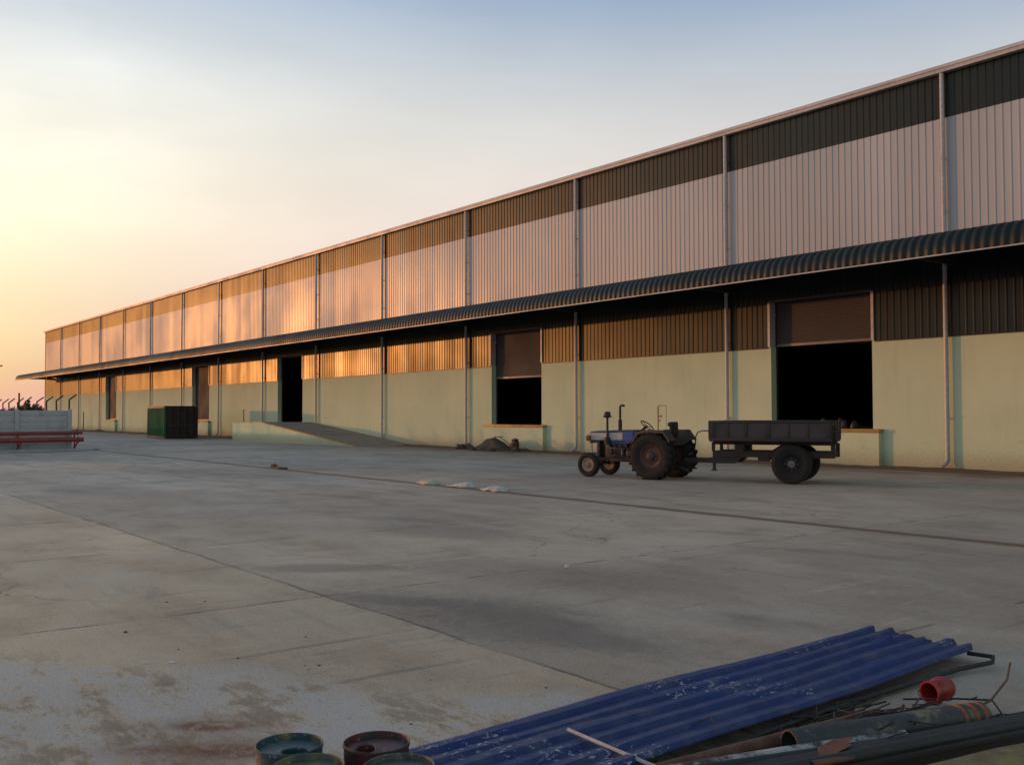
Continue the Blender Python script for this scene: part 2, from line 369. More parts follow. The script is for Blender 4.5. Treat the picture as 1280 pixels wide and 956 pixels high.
# joints
def line(coord, at, w, nz=nF, k=.9):
    d = t.math('ABSOLUTE', t.math('SUBTRACT', coord, at))
    d = t.math('ADD', d, t.math('MULTIPLY', t.math('SUBTRACT', nz, .5), w*1.6))
    return t.math('MULTIPLY', t.ramp(d, w, w*.35), k)
jx = t.math('MULTIPLY', t.math('SUBTRACT', t.math('FRACT', t.math('DIVIDE', t.math('ADD', wx, .05), 4.4)), .5), 4.4)
jm = t.math('SUBTRACT', 2.2, t.math('ABSOLUTE', jx))
jn = t.noise(1.7, 4, .6)
j1 = t.math('MULTIPLY', line(jm, 0.0, .030, nF, .85), t.ramp(jn, .40, .58))
c = t.mix(j1, c, (.06, .053, .046))
c = t.mix(t.math('MULTIPLY', line(wy, -25.55, .03, nF, .8), t.ramp(t.noise(.8, 3), .35, .6, .35, 1)), c, (.07, .062, .055))
c = t.mix(line(wy, -16.48, .25, t.noise(1.6, 6, .7, loc=(2, 6, 0)), .85), c, (.17, .095, .055))
c = t.mix(line(wy, -16.45, .05, nF, .9), c, (.055, .042, .034))
c = t.mix(t.math('MULTIPLY', line(wy, -21.0, .02, nF, .6), t.ramp(jn, .45, .6)), c, (.08, .07, .062))
c = t.mix(line(wy, -7.35, .05, nF, .45), c, (.09, .078, .065))
ck = t.n.new('ShaderNodeTexVoronoi'); ck.feature = 'DISTANCE_TO_EDGE'; ck.inputs['Scale'].default_value = .23
wv = t.n.new('ShaderNodeVectorMath'); wv.operation = 'ADD'
nv = t.n.new('ShaderNodeTexNoise'); nv.inputs['Scale'].default_value = .8; nv.inputs['Detail'].default_value = 6; t.l.new(t.co, nv.inputs['Vector'])
t.l.new(t.co, wv.inputs[0]); t.l.new(nv.outputs['Color'], wv.inputs[1]); t.l.new(wv.outputs[0], ck.inputs['Vector'])
c = t.mix(t.math('MULTIPLY', t.ramp(ck.outputs['Distance'], .0035, .001), t.ramp(nL, .48, .56, 0, .55)), c, (.07, .06, .052))
hgt = t.math('ADD', t.math('MULTIPLY', nM, .6), t.math('ADD', t.math('MULTIPLY', nF, .5), t.math('MULTIPLY', nG, .25)))
# open grain
c = t.mix(t.math('MULTIPLY', t.ramp(t.noise(70, 3, .7), .54, .68), .6), c, (.13, .115, .098))
c = t.mix(t.math('MULTIPLY', t.ramp(t.noise(110, 2, .6, loc=(3, 3, 3)), .58, .70), .45), c, (.62, .58, .52))
c = t.mix(t.math('MULTIPLY', t.ramp(t.noise(13, 6, .75, loc=(1, 8, 0)), .60, .70), .4), c, (.15, .13, .105))
t.bump(t.math('ADD', hgt, t.math('MULTIPLY', t.noise(26, 5, .75), .5)), .028, .9)
M['concrete'] = t.out(c, t.ramp(nM, .3, .7, .62, .86), 0, .38)

t = NT('open_ground')
n1 = t.noise(.05, 6, .6); n2 = t.noise(1.5, 5, .6)
c = t.mix(t.ramp(n1, .3, .7), (.14, .10, .07), (.20, .155, .11))
c = t.mix(t.math('MULTIPLY', t.ramp(n2, .4, .7), .5), c, (.12, .085, .06))
t.bump(n2, .02)
M['ground'] = t.out(c, .95, 0, .2)

# ------------------------------------------------------------------ mesh helper
class MB:
    def __init__(self): self.bm = bmesh.new()
    def box(self, c, s, rot=None, bev=0.0, taper=1.0):
        hx, hy, hz = s[0]/2, s[1]/2, s[2]/2
        vs = []
        for dz in (-1, 1):
            k = taper if dz > 0 else 1.0
            for dx, dy in ((-1, -1), (1, -1), (1, 1), (-1, 1)):
                p = Vector((dx*hx*k, dy*hy*k, dz*hz))
                if rot: p = rot @ p
                vs.append(self.bm.verts.new(p + Vector(c)))
        fs = [self.bm.faces.new([vs[i] for i in q]) for q in
              ((3, 2, 1, 0), (4, 5, 6, 7), (0, 1, 5, 4), (1, 2, 6, 5), (2, 3, 7, 6), (3, 0, 4, 7))]
        if bev:
            es = list({e for f in fs for e in f.edges})
            bmesh.ops.bevel(self.bm, geom=es, offset=bev, segments=2, affect='EDGES', profile=.5)
        return self
    def span(self, x0, x1, y0, y1, z0, z1, bev=0.0):
        return self.box(((x0+x1)/2, (y0+y1)/2, (z0+z1)/2), (abs(x1-x0), abs(y1-y0), abs(z1-z0)), bev=bev)
    def bar(self, a, b, w, h, up=(0, 0, 1), bev=0.0):
        a, b = Vector(a), Vector(b); d = b-a; L = d.length; d.normalize()
        up = Vector(up)
        if abs(d.dot(up)) > .98: up = Vector((1, 0, 0))
        s = d.cross(up).normalized(); u = s.cross(d)
        m = Matrix((d, s, u)).transposed()
        return self.box((a+b)/2, (L, w, h), m, bev)
    def rings(self, rings, cap=True, closed=False):
        vv = [[self.bm.verts.new(p) for p in r] for r in rings]
        n = len(vv[0])
        pairs = list(zip(vv, vv[1:])) + ([(vv[-1], vv[0])] if closed else [])
        for a, b in pairs:
            for i in range(n):
                j = (i+1) % n
                try: self.bm.faces.new((a[i], a[j], b[j], b[i]))
                except ValueError: pass
        if cap and not closed:
            self.bm.faces.new(list(reversed(vv[0]))); self.bm.faces.new(vv[-1])
        return self
    def tube(self, pts, r, n=10, cap=True):
        pts = [Vector(p) for p in pts]; rr = r if isinstance(r, (list, tuple)) else [r]*len(pts)
        rings = []; prev = None
        for i, p in enumerate(pts):
            d = (pts[min(i+1, len(pts)-1)] - pts[max(i-1, 0)]).normalized()
            if prev is None:
                s = d.cross(Vector((0, 0, 1)))
                if s.length < .05: s = d.cross(Vector((1, 0, 0)))
            else: s = prev - d*prev.dot(d)
            s.normalize(); prev = s; u = s.cross(d)
            rings.append([p + (s*math.cos(2*math.pi*k/n) + u*math.sin(2*math.pi*k/n))*rr[i] for k in range(n)])
        return self.rings(rings, cap)
    def lathe(self, prof, origin=(0, 0, 0), axis=(0, 0, 1), n=24, cap=True):
        ax = Vector(axis).normalized(); o = Vector(origin)
        s = ax.cross(Vector((0, 0, 1)))
        if s.length < .05: s = Vector((1, 0, 0))
        s.normalize(); u = ax.cross(s)
        rings = [[o + ax*h + (s*math.cos(2*math.pi*k/n) + u*math.sin(2*math.pi*k/n))*max(r, 1e-4) for k in range(n)] for r, h in prof]
        return self.rings(rings, cap)
    def prism(self, pts, off):
        a = [self.bm.verts.new(p) for p in pts]
        b = [self.bm.verts.new(Vector(p)+Vector(off)) for p in pts]
        self.bm.faces.new(list(reversed(a))); self.bm.faces.new(b)
        n = len(a)
        for i in range(n): self.bm.faces.new((a[i], a[(i+1) % n], b[(i+1) % n], b[i]))
        return self
    def quad(self, *ps):
        self.bm.faces.new([self.bm.verts.new(p) for p in ps]); return self
    def build(self, name, mat, parent=None, off=None, loc=None, sharp=35):
        bm = self.bm
        if off is not None: bmesh.ops.translate(bm, verts=bm.verts, vec=-Vector(off))
        bmesh.ops.recalc_face_normals(bm, faces=bm.faces)
        me = bpy.data.meshes.new(name); bm.to_mesh(me); bm.free()
        me.polygons.foreach_set('use_smooth', [True]*len(me.polygons))
        me.set_sharp_from_angle(angle=R(sharp))
        if mat is not None: me.materials.append(M[mat] if isinstance(mat, str) else mat)
        o = bpy.data.objects.new(name, me); col.objects.link(o)
        if parent is not None: o.parent = parent
        if loc is not None: o.location = loc
        return o

def tag(o, label=None, cat=None, group=None, kind=None):
    if label: o['label'] = label
    if cat: o['category'] = cat
    if group: o['group'] = group
    if kind: o['kind'] = kind
    return o
def thing(name, label, cat, loc=(0, 0, 0), rz=0.0, group=None):
    o = bpy.data.objects.new(name, None); o.empty_display_size = .3
    o.location = loc; o.rotation_euler = (0, 0, rz); col.objects.link(o)
    return tag(o, label, cat, group)
def copy_tree(o, parent=None):
    c = o.copy(); col.objects.link(c)
    if parent is not None: c.parent = parent
    for ch in list(o.children): copy_tree(ch, c)
    return c

# ------------------------------------------------------------------ ground
g = MB(); g.quad((-4000, -4000, 0), (4000, -4000, 0), (4000, 4000, 0), (-4000, 4000, 0))
tag(g.build('ground', 'ground', loc=(0, 0, -.004)), kind='structure')
g = MB(); g.quad((-150, -60, 0), (25, -60, 0), (25, -1.15, 0), (-150, -1.15, 0))
tag(g.build('concrete_yard', 'concrete'), kind='structure')

# soil strip along the wall foot: a low uneven verge
g = MB(); nx = 400; rows = (-1.75, -1.35, -1.0, -.6, -.25, -.01); vv = []
for i in range(nx+1):
    xx = -141 + 156*i/nx; r_ = []
    for j, yy in enumerate(rows):
        zz = 0.0 if j == 0 else .012 + .05*j/5*(.4+mnoise.noise((xx*.6, yy*2, 3))) + .03*mnoise.noise((xx*2.1, yy*3, 1))
        y2 = yy + (.22*mnoise.noise((xx*.8, 5, j)) if j < 2 else 0)
        r_.append(g.bm.verts.new((xx, y2, max(zz, .004) if j else -.003)))
    vv.append(r_)
for a, b in zip(vv, vv[1:]):
    for j in range(len(rows)-1): g.bm.faces.new((a[j], b[j], b[j+1], a[j+1]))
tag(g.build('soil_verge', 'red_soil', sharp=80), kind='structure')

# ------------------------------------------------------------------ warehouse
WO = Vector((-62, 0, 0))
wh = thing('warehouse', 'long white and dark green metal clad warehouse with mint plastered base and curved canopy', 'warehouse', WO)
XL, XR = -140.58, 14.0
def wpart(mb, name, mat, parent=None, sharp=35):
    return mb.build(name, mat, parent or wh, WO if parent is None else WO, sharp=sharp)
DOORS = [  # left, right, shutter foot, sill, depth of dock
    (-23.03, -18.83, 4.29), (-40.69, -36.61, 3.60), (-67.04, -62.93, None), (-84.87, -80.80, 1.27), (-111.83, -107.9, 1.27)]
DOORS.sort()
SILL, MINT, DTOP, LOW, BAND, EAVE = 1.25, 4.28, 5.92, 7.35, 11.27, 12.70
base = MB(); xs = XL
for dl, dr, sh in DOORS:
    base.span(xs, dl, 0, .30, 0, MINT)
    base.span(dl, dr, 0, .30, 0, SILL-.01); xs = dr
base.span(xs, XR, 0, .30, 0, MINT)
wpart(base, 'plaster_wall', 'mint')

def corrugate(mb, x0, x1, z0, z1, y=-.008, pitch=.25, hgt=.021):
    n = max(1, round((x1-x0)/pitch)); p = (x1-x0)/n; prof = []
    for i in range(n):
        a = x0 + i*p
        prof += [(a, 0), (a+p*.70, 0), (a+p*.77, hgt), (a+p*.93, hgt)]
    prof.append((x1, 0))
    lo = [mb.bm.verts.new((px, y-h, z0)) for px, h in prof]; hi = [mb.bm.verts.new((px, y-h, z1)) for px, h in prof]
    for i in range(len(prof)-1): mb.bm.faces.new((lo[i], lo[i+1], hi[i+1], hi[i]))
low = MB(); xs = XL
for dl, dr, sh in DOORS:
    corrugate(low, xs, dl-.10, MINT-.04, DTOP); xs = dr+.10
corrugate(low, xs, XR, MINT-.04, DTOP)
corrugate(low, XL, XR, DTOP, LOW)
wpart(low, 'green_lower_cladding', 'green_sheet', sharp=20)
up_ = MB(); corrugate(up_, XL, XR, LOW, BAND, y=-.010)
wpart(up_, 'white_cladding', 'white_sheet', sharp=20)
bd = MB(); corrugate(bd, XL, XR, BAND, EAVE+.05, y=-.014)
wpart(bd, 'green_band_cladding', 'green_sheet', sharp=20)
xs = XL
for dl, dr, sh in DOORS+[(XR, 0, 0)]:
    fl = MB(); fl.span(xs, dl-.11, -.055, -.001, MINT-.055, MINT-.041); wpart(fl, 'drip_flashing', 'steel_dark'); xs = dr+.11
# shell behind: end walls, back wall, roof, floor inside
sh_ = MB(); sh_.span(XL, XL+.25, .31, 60, 0, EAVE); sh_.span(XR-.25, XR, .31, 60, 0, EAVE); sh_.span(XL, XR, 59.7, 60, 0, EAVE)
sh_.span(XL+.26, XR-.26, .06, .28, DTOP+.03, EAVE-.1)
for gx in (XL, XR-.25): sh_.prism([(gx, .31, EAVE-.05), (gx, 30, EAVE+3.22), (gx, 59.7, EAVE-.05)], (.25, 0, 0))
wpart(sh_, 'shell_wall', 'inside')
cs = MB(); cs.span(XL-.06, XL+.10, -.06, .0, 0, EAVE)
wpart(cs, 'corner_flashing', 'steel_dark')
rf = MB(); rf.prism([(XL-.2, -.15, EAVE+.27), (XL-.2, 30, EAVE+3.4), (XL-.2, 60.2, EAVE+.33), (XL-.2, 60.2, EAVE+.2), (XL-.2, 30, EAVE+3.25), (XL-.2, -.15, EAVE+.15)], (XR-XL+.4, 0, 0))
wpart(rf, 'roof', 'roof')
flr = MB(); flr.span(XL+.3, XR-.3, .31, 59.6, .02, SILL)
wpart(flr, 'floor_slab', 'inside')
gu = MB(); gu.prism([(XL-.15, -.02, EAVE), (XL-.15, -.24, EAVE), (XL-.15, -.26, EAVE+.11), (XL-.15, -.29, EAVE+.115), (XL-.15, -.29, EAVE+.145), (XL-.15, -.02, EAVE+.145)], (XR-XL+.3, 0, 0))
gut = wpart(gu, 'gutter', 'gutter')
lip = MB(); lip.prism([(XL-.15, -.10, EAVE+.15), (XL-.15, -.27, EAVE+.15), (XL-.15, -.26, EAVE+.20), (XL-.15, -.10, EAVE+.25)], (XR-XL+.3, 0, 0))
wpart(lip, 'eave_flashing', 'gutter')

# downpipes at every bay line
PIPES = [-16.13 - 8.889*n for n in range(-3, 14)]
def downpipe():
    m = MB(); m.tube([(0, -.15, EAVE+.05), (0, -.15, 9), (0, -.15, 6), (0, -.15, 3), (0, -.15, .34), (-.02, -.16, .24), (-.09, -.21, .16), (-.16, -.26, .12)], .070, 12)
    o = m.build('downpipe', 'pipe', wh)
    for zz in (1.6, 4.5, 6.4, 8.2, 9.9, 11.6):
        br_ = MB(); br_.lathe([(.078, 0), (.078, .05)], (0, -.15, zz), n=12); br_.span(-.02, .02, -.09, -.01, zz+.005, zz+.045)
        br_.build('pipe_bracket', 'pipe', o)
    return o
dp0 = downpipe(); dp0.location = (PIPES[0]-WO.x, 0, 0)
for px_ in PIPES[1:]:
    d = copy_tree(dp0, wh); d.location = (px_-WO.x, 0, 0)

# doors: frame, roller shutter, dock with painted edge
for dl, dr, foot in DOORS:
    ramp_door = foot is None
    for xx in (dl, dr):
        s = -1 if xx == dl else 1
        fr = MB(); fr.span(xx, xx+s*.10, -.062, .27, MINT+.002, DTOP+.02); wpart(fr, 'door_jamb', 'gutter')
    fr = MB(); fr.span(dl-.10, dr+.10, -.03, .05, DTOP+.021, DTOP+.10); wpart(fr, 'door_lintel', 'steel_dark')
    hd = MB(); hd.span(dl-.05, dr+.05, .42, .95, DTOP-.02, DTOP+.45); wpart(hd, 'shutter_housing', 'steel_dark')
    if foot:
        sm_ = MB(); z0 = foot+.10; n = max(1, round((DTOP-z0)/.075)); p = (DTOP-z0)/n; prof = []
        for i in range(n):
            a = z0+i*p; prof += [(a, .0), (a+p*.25, -.012), (a+p*.75, -.012)]
        prof.append((DTOP, 0))
        a_ = [sm_.bm.verts.new((dl-.04, .34+h, zz)) for zz, h in prof]; b_ = [sm_.bm.verts.new((dr+.04, .34+h, zz)) for zz, h in prof]
        for i in range(len(prof)-1): sm_.bm.faces.new((a_[i], b_[i], b_[i+1], a_[i+1]))
        so_ = wpart(sm_, 'roller_shutter', 'shutter', sharp=25)
        rl = MB(); rl.span(dl-.03, dr+.03, .315, .365, foot, foot+.10, bev=.008)
        rl.build('bottom_rail', 'shutter_rail', so_, WO)
    gd = MB(); gd.span(dl-.02, dl+.03, .303, .40, SILL, DTOP); wpart(gd, 'shutter_guide', 'steel_dark')
    gd = MB(); gd.span(dr-.03, dr+.02, .303, .40, SILL, DTOP); wpart(gd, 'shutter_guide', 'steel_dark')
    if not ramp_door:
        dk = MB(); dk.span(dl-.42, dr+.34, -.22, -.002, 0, 1.13)
        do = wpart(dk, 'loading_dock', 'mint')
        ed = MB(); ed.span(dl-.46, dr+.38, -.25, -.003, 1.131, 1.26, bev=.012)
        ed.build('dock_edge', 'yellow', do, WO)

# canopy: cross-ribbed sheet that rolls over at its outer edge
sec = [(-.02, 7.36), (-1.0, 7.24), (-2.0, 7.12), (-2.9, 7.01), (-3.15, 6.965), (-3.33, 6.89), (-3.47, 6.78), (-3.56, 6.63), (-3.60, 6.46), (-3.605, 6.29)]
nrm = []
for i, (yy, zz) in enumerate(sec):
    a = Vector(sec[max(i-1, 0)]); b = Vector(sec[min(i+1, len(sec)-1)]); d = (b-a).normalized(); nrm.append((-d.y, d.x) if False else (d.y, -d.x))
cn = MB(); n = round((XR-XL)/.27); p = (XR-XL)/n; cols = []
for i in range(n):
    a = XL + i*p
    cols += [(a, 0), (a+p*.18, .012), (a+p*.34, .034), (a+p*.58, .034), (a+p*.74, .012), (a+p*.9, 0)]
cols.append((XR, 0)); prev = None
for xx, h in cols:
    cur = [cn.bm.verts.new((xx, yy - abs(nr[0])*h, zz + abs(nr[1])*h)) for (yy, zz), nr in zip(sec, nrm)]
    if prev:
        for k in range(len(sec)-1): cn.bm.faces.new((prev[k], cur[k], cur[k+1], prev[k+1]))
    prev = cur
can = wpart(cn, 'canopy', 'canopy', sharp=50)
ce = MB(); ce.span(XL, XR, -3.635, -3.57, 6.255, 6.287)
ce.build('edge_trim', 'gutter', can, WO)
pu = MB()
for yy, zz in ((-3.40, 6.50), (-2.5, 6.96), (-1.3, 7.10), (-.3, 7.22)):
    pu.span(XL+.02, XR-.02, yy-.04, yy+.04, zz-.13, zz)
pu.build('purlin', 'steel_dark', can, WO)
bk_ = MB(); bk_.prism([(-.06, -.05, 7.0), (-.06, -3.45, 6.62), (-.06, -3.45, 6.48), (-.06, -.05, 6.45)], (.12, 0, 0))
bk0 = bk_.build('canopy_bracket', 'steel_dark', can)
bk0.location = (PIPES[0]+.3-WO.x, 0, 0)
for px_ in PIPES[1:]+[XL+.3]:
    b = bk0.copy(); col.objects.link(b); b.parent = can; b.location = (px_+.3-WO.x, 0, 0)

# ------------------------------------------------------------------ loading ramp
RO = Vector((-58, -2, 0))
rp = thing('loading_ramp', 'concrete ramp with mint plastered side rising left to the open dark doorway', 'ramp', RO)
b = MB(); Y0, Y1 = -3.75, -.30
bot = [(-66.2, Y0, 0), (-48.5, Y0, 0), (-48.5, Y1, 0), (-67.5, Y1, 0)]
b.prism([(-66.2, Y0, 0), (-48.45, Y0, 0), (-48.45, Y0, .01), (-61.3, Y0, 1.235), (-66.2, Y0, 1.235)], (0, Y1-Y0, 0))
b.build('ramp_body', 'mint', rp, RO)
b = MB(); b.prism([(-66.22, Y0+.18, 1.2), (-66.22, Y0+.18, 1.255), (-61.28, Y0+.18, 1.255), (-48.3, Y0+.18, .008), (-48.6, Y0+.18, .004), (-61.3, Y0+.18, 1.2)], (0, 3.55, 0))
b.build('ramp_deck', 'deck', rp, RO)
b = MB(); b.prism([(-66.22, Y0-.02, 1.236), (-66.22, Y0-.02, 1.30), (-61.28, Y0-.02, 1.30), (-48.6, Y0-.02, .06), (-48.42, Y0-.02, .012), (-61.3, Y0-.02, 1.238)], (0, .198, 0))
b.build('edge_strip', 'yellow', rp, RO)
b = MB(); b.tube([(-65.3, -3.3, 1.25), (-65.3, -3.3, 2.12)], .03, 8); b.tube([(-65.3, -3.3, 2.08), (-65.05, -3.28, 2.12)], .025, 8); b.tube([(-65.3, -3.3, 1.68), (-65.12, -3.28, 1.68)], .02, 8)
b.build('rail_post', 'black_steel', rp, RO)

# ------------------------------------------------------------------ shipping container
ct = thing('shipping_container', 'short green shipping container with end darkened as in shade standing by the warehouse wall', 'container', (-72.5, -6.45, 0), R(-6))
CLn, CWd, CHt = 6.06, 2.44, 2.45      # runs along local -x, width along +y
def corr_panel(mb, a, b, z0, z1, out, pitch=.26, dep=.036):
    a, b = Vector(a), Vector(b); L = (b-a).length; d = (b-a)/L; out = Vector(out)
    n = round(L/pitch); p = L/n; prof = []
    for i in range(n): prof += [(i*p, 0), (i*p+p*.28, 0), (i*p+p*.5, -dep), (i*p+p*.78, -dep)]
    prof.append((L, 0))
    lo = [mb.bm.verts.new(a+d*s+out*h+Vector((0, 0, z0))) for s, h in prof]; hi = [mb.bm.verts.new(a+d*s+out*h+Vector((0, 0, z1))) for s, h in prof]
    for i in range(len(prof)-1): mb.bm.faces.new((lo[i], lo[i+1], hi[i+1], hi[i]))
m = MB(); corr_panel(m, (-CLn+.1, .03, 0), (-.1, .03, 0), .16, CHt-.14, (0, -1, 0)); m.build('long_side', 'cont_green', ct, sharp=20)
m = MB(); corr_panel(m, (-CLn+.1, CWd-.03, 0), (-.1, CWd-.03, 0), .16, CHt-.14, (0, 1, 0)); m.build('long_side', 'cont_shaded', ct, sharp=20)
m = MB(); corr_panel(m, (-.03, .1, 0), (-.03, CWd-.1, 0), .16, CHt-.14, (1, 0, 0)); m.build('end_panel', 'cont_shaded', ct, sharp=20)
m = MB(); corr_panel(m, (-CLn+.03, .1, 0), (-CLn+.03, CWd-.1, 0), .16, CHt-.14, (-1, 0, 0)); m.build('end_panel', 'cont_green', ct, sharp=20)
for yy in (.45, .95, 1.45, 1.95):
    m = MB(); m.tube([(.022, yy, .18), (.022, yy, CHt-.16)], .017, 8); m.box((.02, yy, .25), (.05, .10, .06)); m.box((.02, yy, CHt-.25), (.05, .10, .06)); m.bar((.035, yy, 1.05), (.035, yy+.28, 1.0), .02, .05); m.build('locking_bar', 'cont_bar', ct)
m = MB(); m.span(-CLn+.05, -.05, .05, CWd-.05, CHt-.13, CHt-.05); m.build('roof_panel', 'cont_rust', ct)
m = MB()
m.span(-CLn+.1, -.1, 0, .08, CHt-.18, CHt-.01, .01); m.span(-CLn+.1, -.1, 0, .09, .03, .17, .01)
m.build('rail', 'cont_rust', ct)
m = MB()
m.span(-.09, 0, .1, CWd-.1, CHt-.16, CHt-.012, .01); m.span(-.09, 0, .1, CWd-.1, .03, .17, .01)
m.span(-CLn+.1, -.1, CWd-.08, CWd, CHt-.16, CHt-.01, .01); m.span(-CLn+.1, -.1, CWd-.08, CWd, .03, .17, .01)
m.build('rail', 'cont_shaded', ct)
for (ax, ay, mt) in ((-.14, 0, 'cont_green'), (-CLn, 0, 'cont_rust'), (-.14, CWd-.14, 'cont_shaded'), (-CLn, CWd-.14, 'cont_shaded')):
    m = MB(); m.span(ax, ax+.14, ay, ay+.14, .12, CHt-.12); po = m.build('corner_post', mt, ct)
    for zz in (0, CHt-.12):
        m = MB(); m.span(ax-.008, ax+.148, ay-.008, ay+.148, zz+.003, zz+.119, .015); m.build('corner_casting', 'cont_rust', po)

# ------------------------------------------------------------------ precast return wall, red pipes, compound wall
pw = thing('precast_wall', 'grey precast concrete panel wall behind the red pipes', 'wall', (-52.8, -20, 0))
PO = Vector((-52.8, -20, 0))
k = 0; yy = -17.60
posts = [yy - 2.42*i for i in range(5)]
m = MB(); m.span(-53.0, -52.15, -28.0, -16.3, 0, .09, .012); m.build('footing', 'precast', pw, PO)
for i, yy in enumerate(posts):
    m = MB(); m.box((-52.8, yy, 1.05), (.20, .20, 2.04), bev=.012); m.build('wall_post', 'precast', pw, PO)
    if i:
        m = MB()
        for j in range(6): m.box((-52.81, yy+1.21, .09+.16+j*.322), (.055, 2.22, .316), bev=.008)
        m.build('wall_panel', 'precast', pw, PO)

rpz = thing('red_pipeline', 'pair of dark red painted steel pipes on brackets before the grey precast wall', 'pipes', (-52.3, -20, 0))
QO = Vector((-52.3, -20, 0))
for zz, rr, ye in ((.90, .085, -17.10), (.56, .115, -17.05)):
    m = MB(); m.tube([(-52.3, -27.5, zz), (-52.3, ye, zz)], rr, 16)
    m.lathe([(rr+.05, 0), (rr+.05, .03)], (-52.3, ye-.25, zz), (0, 1, 0), 16); m.build('pipe', 'red_pipe', rpz, QO)
for yy in (-17.45, -20.05, -22.65, -25.25):
    m = MB(); m.bar((-52.42, yy, .5), (-52.42, yy, 1.0), .06, .10); m.bar((-52.30, yy, .5), (-52.45, yy, .09), .05, .09); m.bar((-52.30, yy+.16, .48), (-52.44, yy, .10), .04, .06)
    m.build('pipe_bracket', 'red_pipe', rpz, QO)

cw = thing('compound_wall', 'grey compound wall receding to the left with angled barbed wire posts on top', 'wall', (-80, -17.5, 0))
KO = Vector((-80, -17.5, 0))
m = MB(); m.span(-200, -53.2, -17.54, -17.46, 0, 2.0); m.build('wall_panel', 'precast', cw, KO)
m = MB(); m.box((0, 0, 1.0), (.16, .16, 2.06)); m.bar((0, 0, 2.0), (0, 0, 2.60), .075, .075); m.bar((0, -.01, 2.56), (0.08, .34, 2.84), .07, .07, up=(1, 0, 0))
cp = m.build('wall_post', 'trailer_frame', cw); cp.location = (-53.33+80, 0, 0)
for i in range(1, 42):
    c2 = cp.copy(); col.objects.link(c2); c2.parent = cw
    c2.location = (-53.33+80-2.44*i + random.uniform(-.12, .12), 0, random.uniform(-.03, .02)); c2.rotation_euler = (random.uniform(-.05, .05), random.uniform(-.04, .04), random.uniform(-.15, .15))
m = MB(); m.tube([(-66.02, -17.4, 0), (-66.02, -17.4, 3.15)], .05, 8)
m.box((-66.02, -17.4, 3.0), (.05, .05, .2))
tag(m.build('steel_pole', 'black_steel'), 'thin straight dark pole taller than the angled posts of the compound wall', 'pole')
m = MB(); m.tube([(-118.6, -.6, 0), (-118.6, -.6, 2.1)], .05, 8); m.box((-118.6, -.6, 2.1), (.14, .14, .04))
tag(m.build('pipe_stub', 'black_steel'), 'thin grey upright pipe by the far end of the mint wall', 'pole')

# flood-light mast far off at the left edge
fm = thing('floodlight_mast', 'tall distant mast with cross arm at the left edge of the sky', 'mast', (-197.2, 4.0, 0))
m = MB(); m.tube([(0, 0, 0), (0, 0, 10.9)], [.16, .09], 8); m.build('mast', 'steel_dark', fm)
m = MB(); m.bar((-.5, -.6, 10.6), (.5, .6, 10.6), .12, .12); m.build('cross_arm', 'steel_dark', fm)
for s in (-1, 1):
    m = MB(); m.box((s*.5, s*.6, 10.72), (.35, .35, .22)); m.build('lamp_head', 'steel_dark', fm)

# ------------------------------------------------------------------ far trees
def tree(x, y, h, w, label, seed):
    rnd = random.Random(seed)
    t_ = thing('distant_tree', label, 'tree', (x, y, 0), group='trees on the horizon beyond the compound wall')
    m = MB(); m.tube([(0, 0, 0), (.1*w, 0, h*.35), (0, .1, h*.7)], [h*.035, h*.025, h*.01], 7)
    for k in range(5):
        a = rnd.uniform(0, 6.28); m.tube([(0, 0, h*(.3+.06*k)), (math.cos(a)*w*.25, math.sin(a)*w*.25, h*(.5+.07*k))], [h*.015, h*.006], 5)
    m.build('trunk', 'bark', t_)
    m = MB(); cl = []
    for k in range(11):
        a = rnd.uniform(0, 6.28); rr = w*.5*math.sqrt(rnd.random())
        cl.append((Vector((math.cos(a)*rr, math.sin(a)*rr, h*(.45+.45*rnd.random()*(1-rr/w)))), rnd.uniform(.16, .30)*w))
    for k in range(900):
        c_, r_ = rnd.choice(cl); v = Vector((rnd.gauss(0, 1), rnd.gauss(0, 1), rnd.gauss(0, .8))).normalized()*r_*rnd.uniform(.6, 1.05)
        p_ = c_+v; s_ = rnd.uniform(.18, .42)
        a_ = Vector((rnd.gauss(0, 1), rnd.gauss(0, 1), rnd.gauss(0, 1))).normalized()*s_; b_ = a_.cross(Vector((rnd.gauss(0, 1), rnd.gauss(0, 1), rnd.gauss(0, 1)))).normalized()*s_*.6
        m.quad(p_-a_, p_+b_, p_+a_, p_-b_)
    m.build('crown', 'leaf', t_)
for i, (dy, h, w, lab) in enumerate((
        (39.5, 5.0, 7, 'low spreading dark tree on the horizon at the left edge'),
        (42.5, 5.2, 6, 'small round tree on the horizon left of the tall slim one'),
        (44.6, 5.6, 6, 'bushy horizon tree next to the tall straight pole'),
        (46.6, 6.8, 5, 'broad horizon tree left beside the tall slim one'),
        (47.9, 10.0, 2.4, 'tallest and slimmest dark tree among those on the horizon'),
        (50.3, 7.0, 6, 'round horizon tree between the slim tree and the warehouse corner'),
        (52.6, 5.6, 6, 'low horizon tree nearest the warehouse corner'))):
    tree(-392.5, dy, h*.86, w*.8, lab, i)

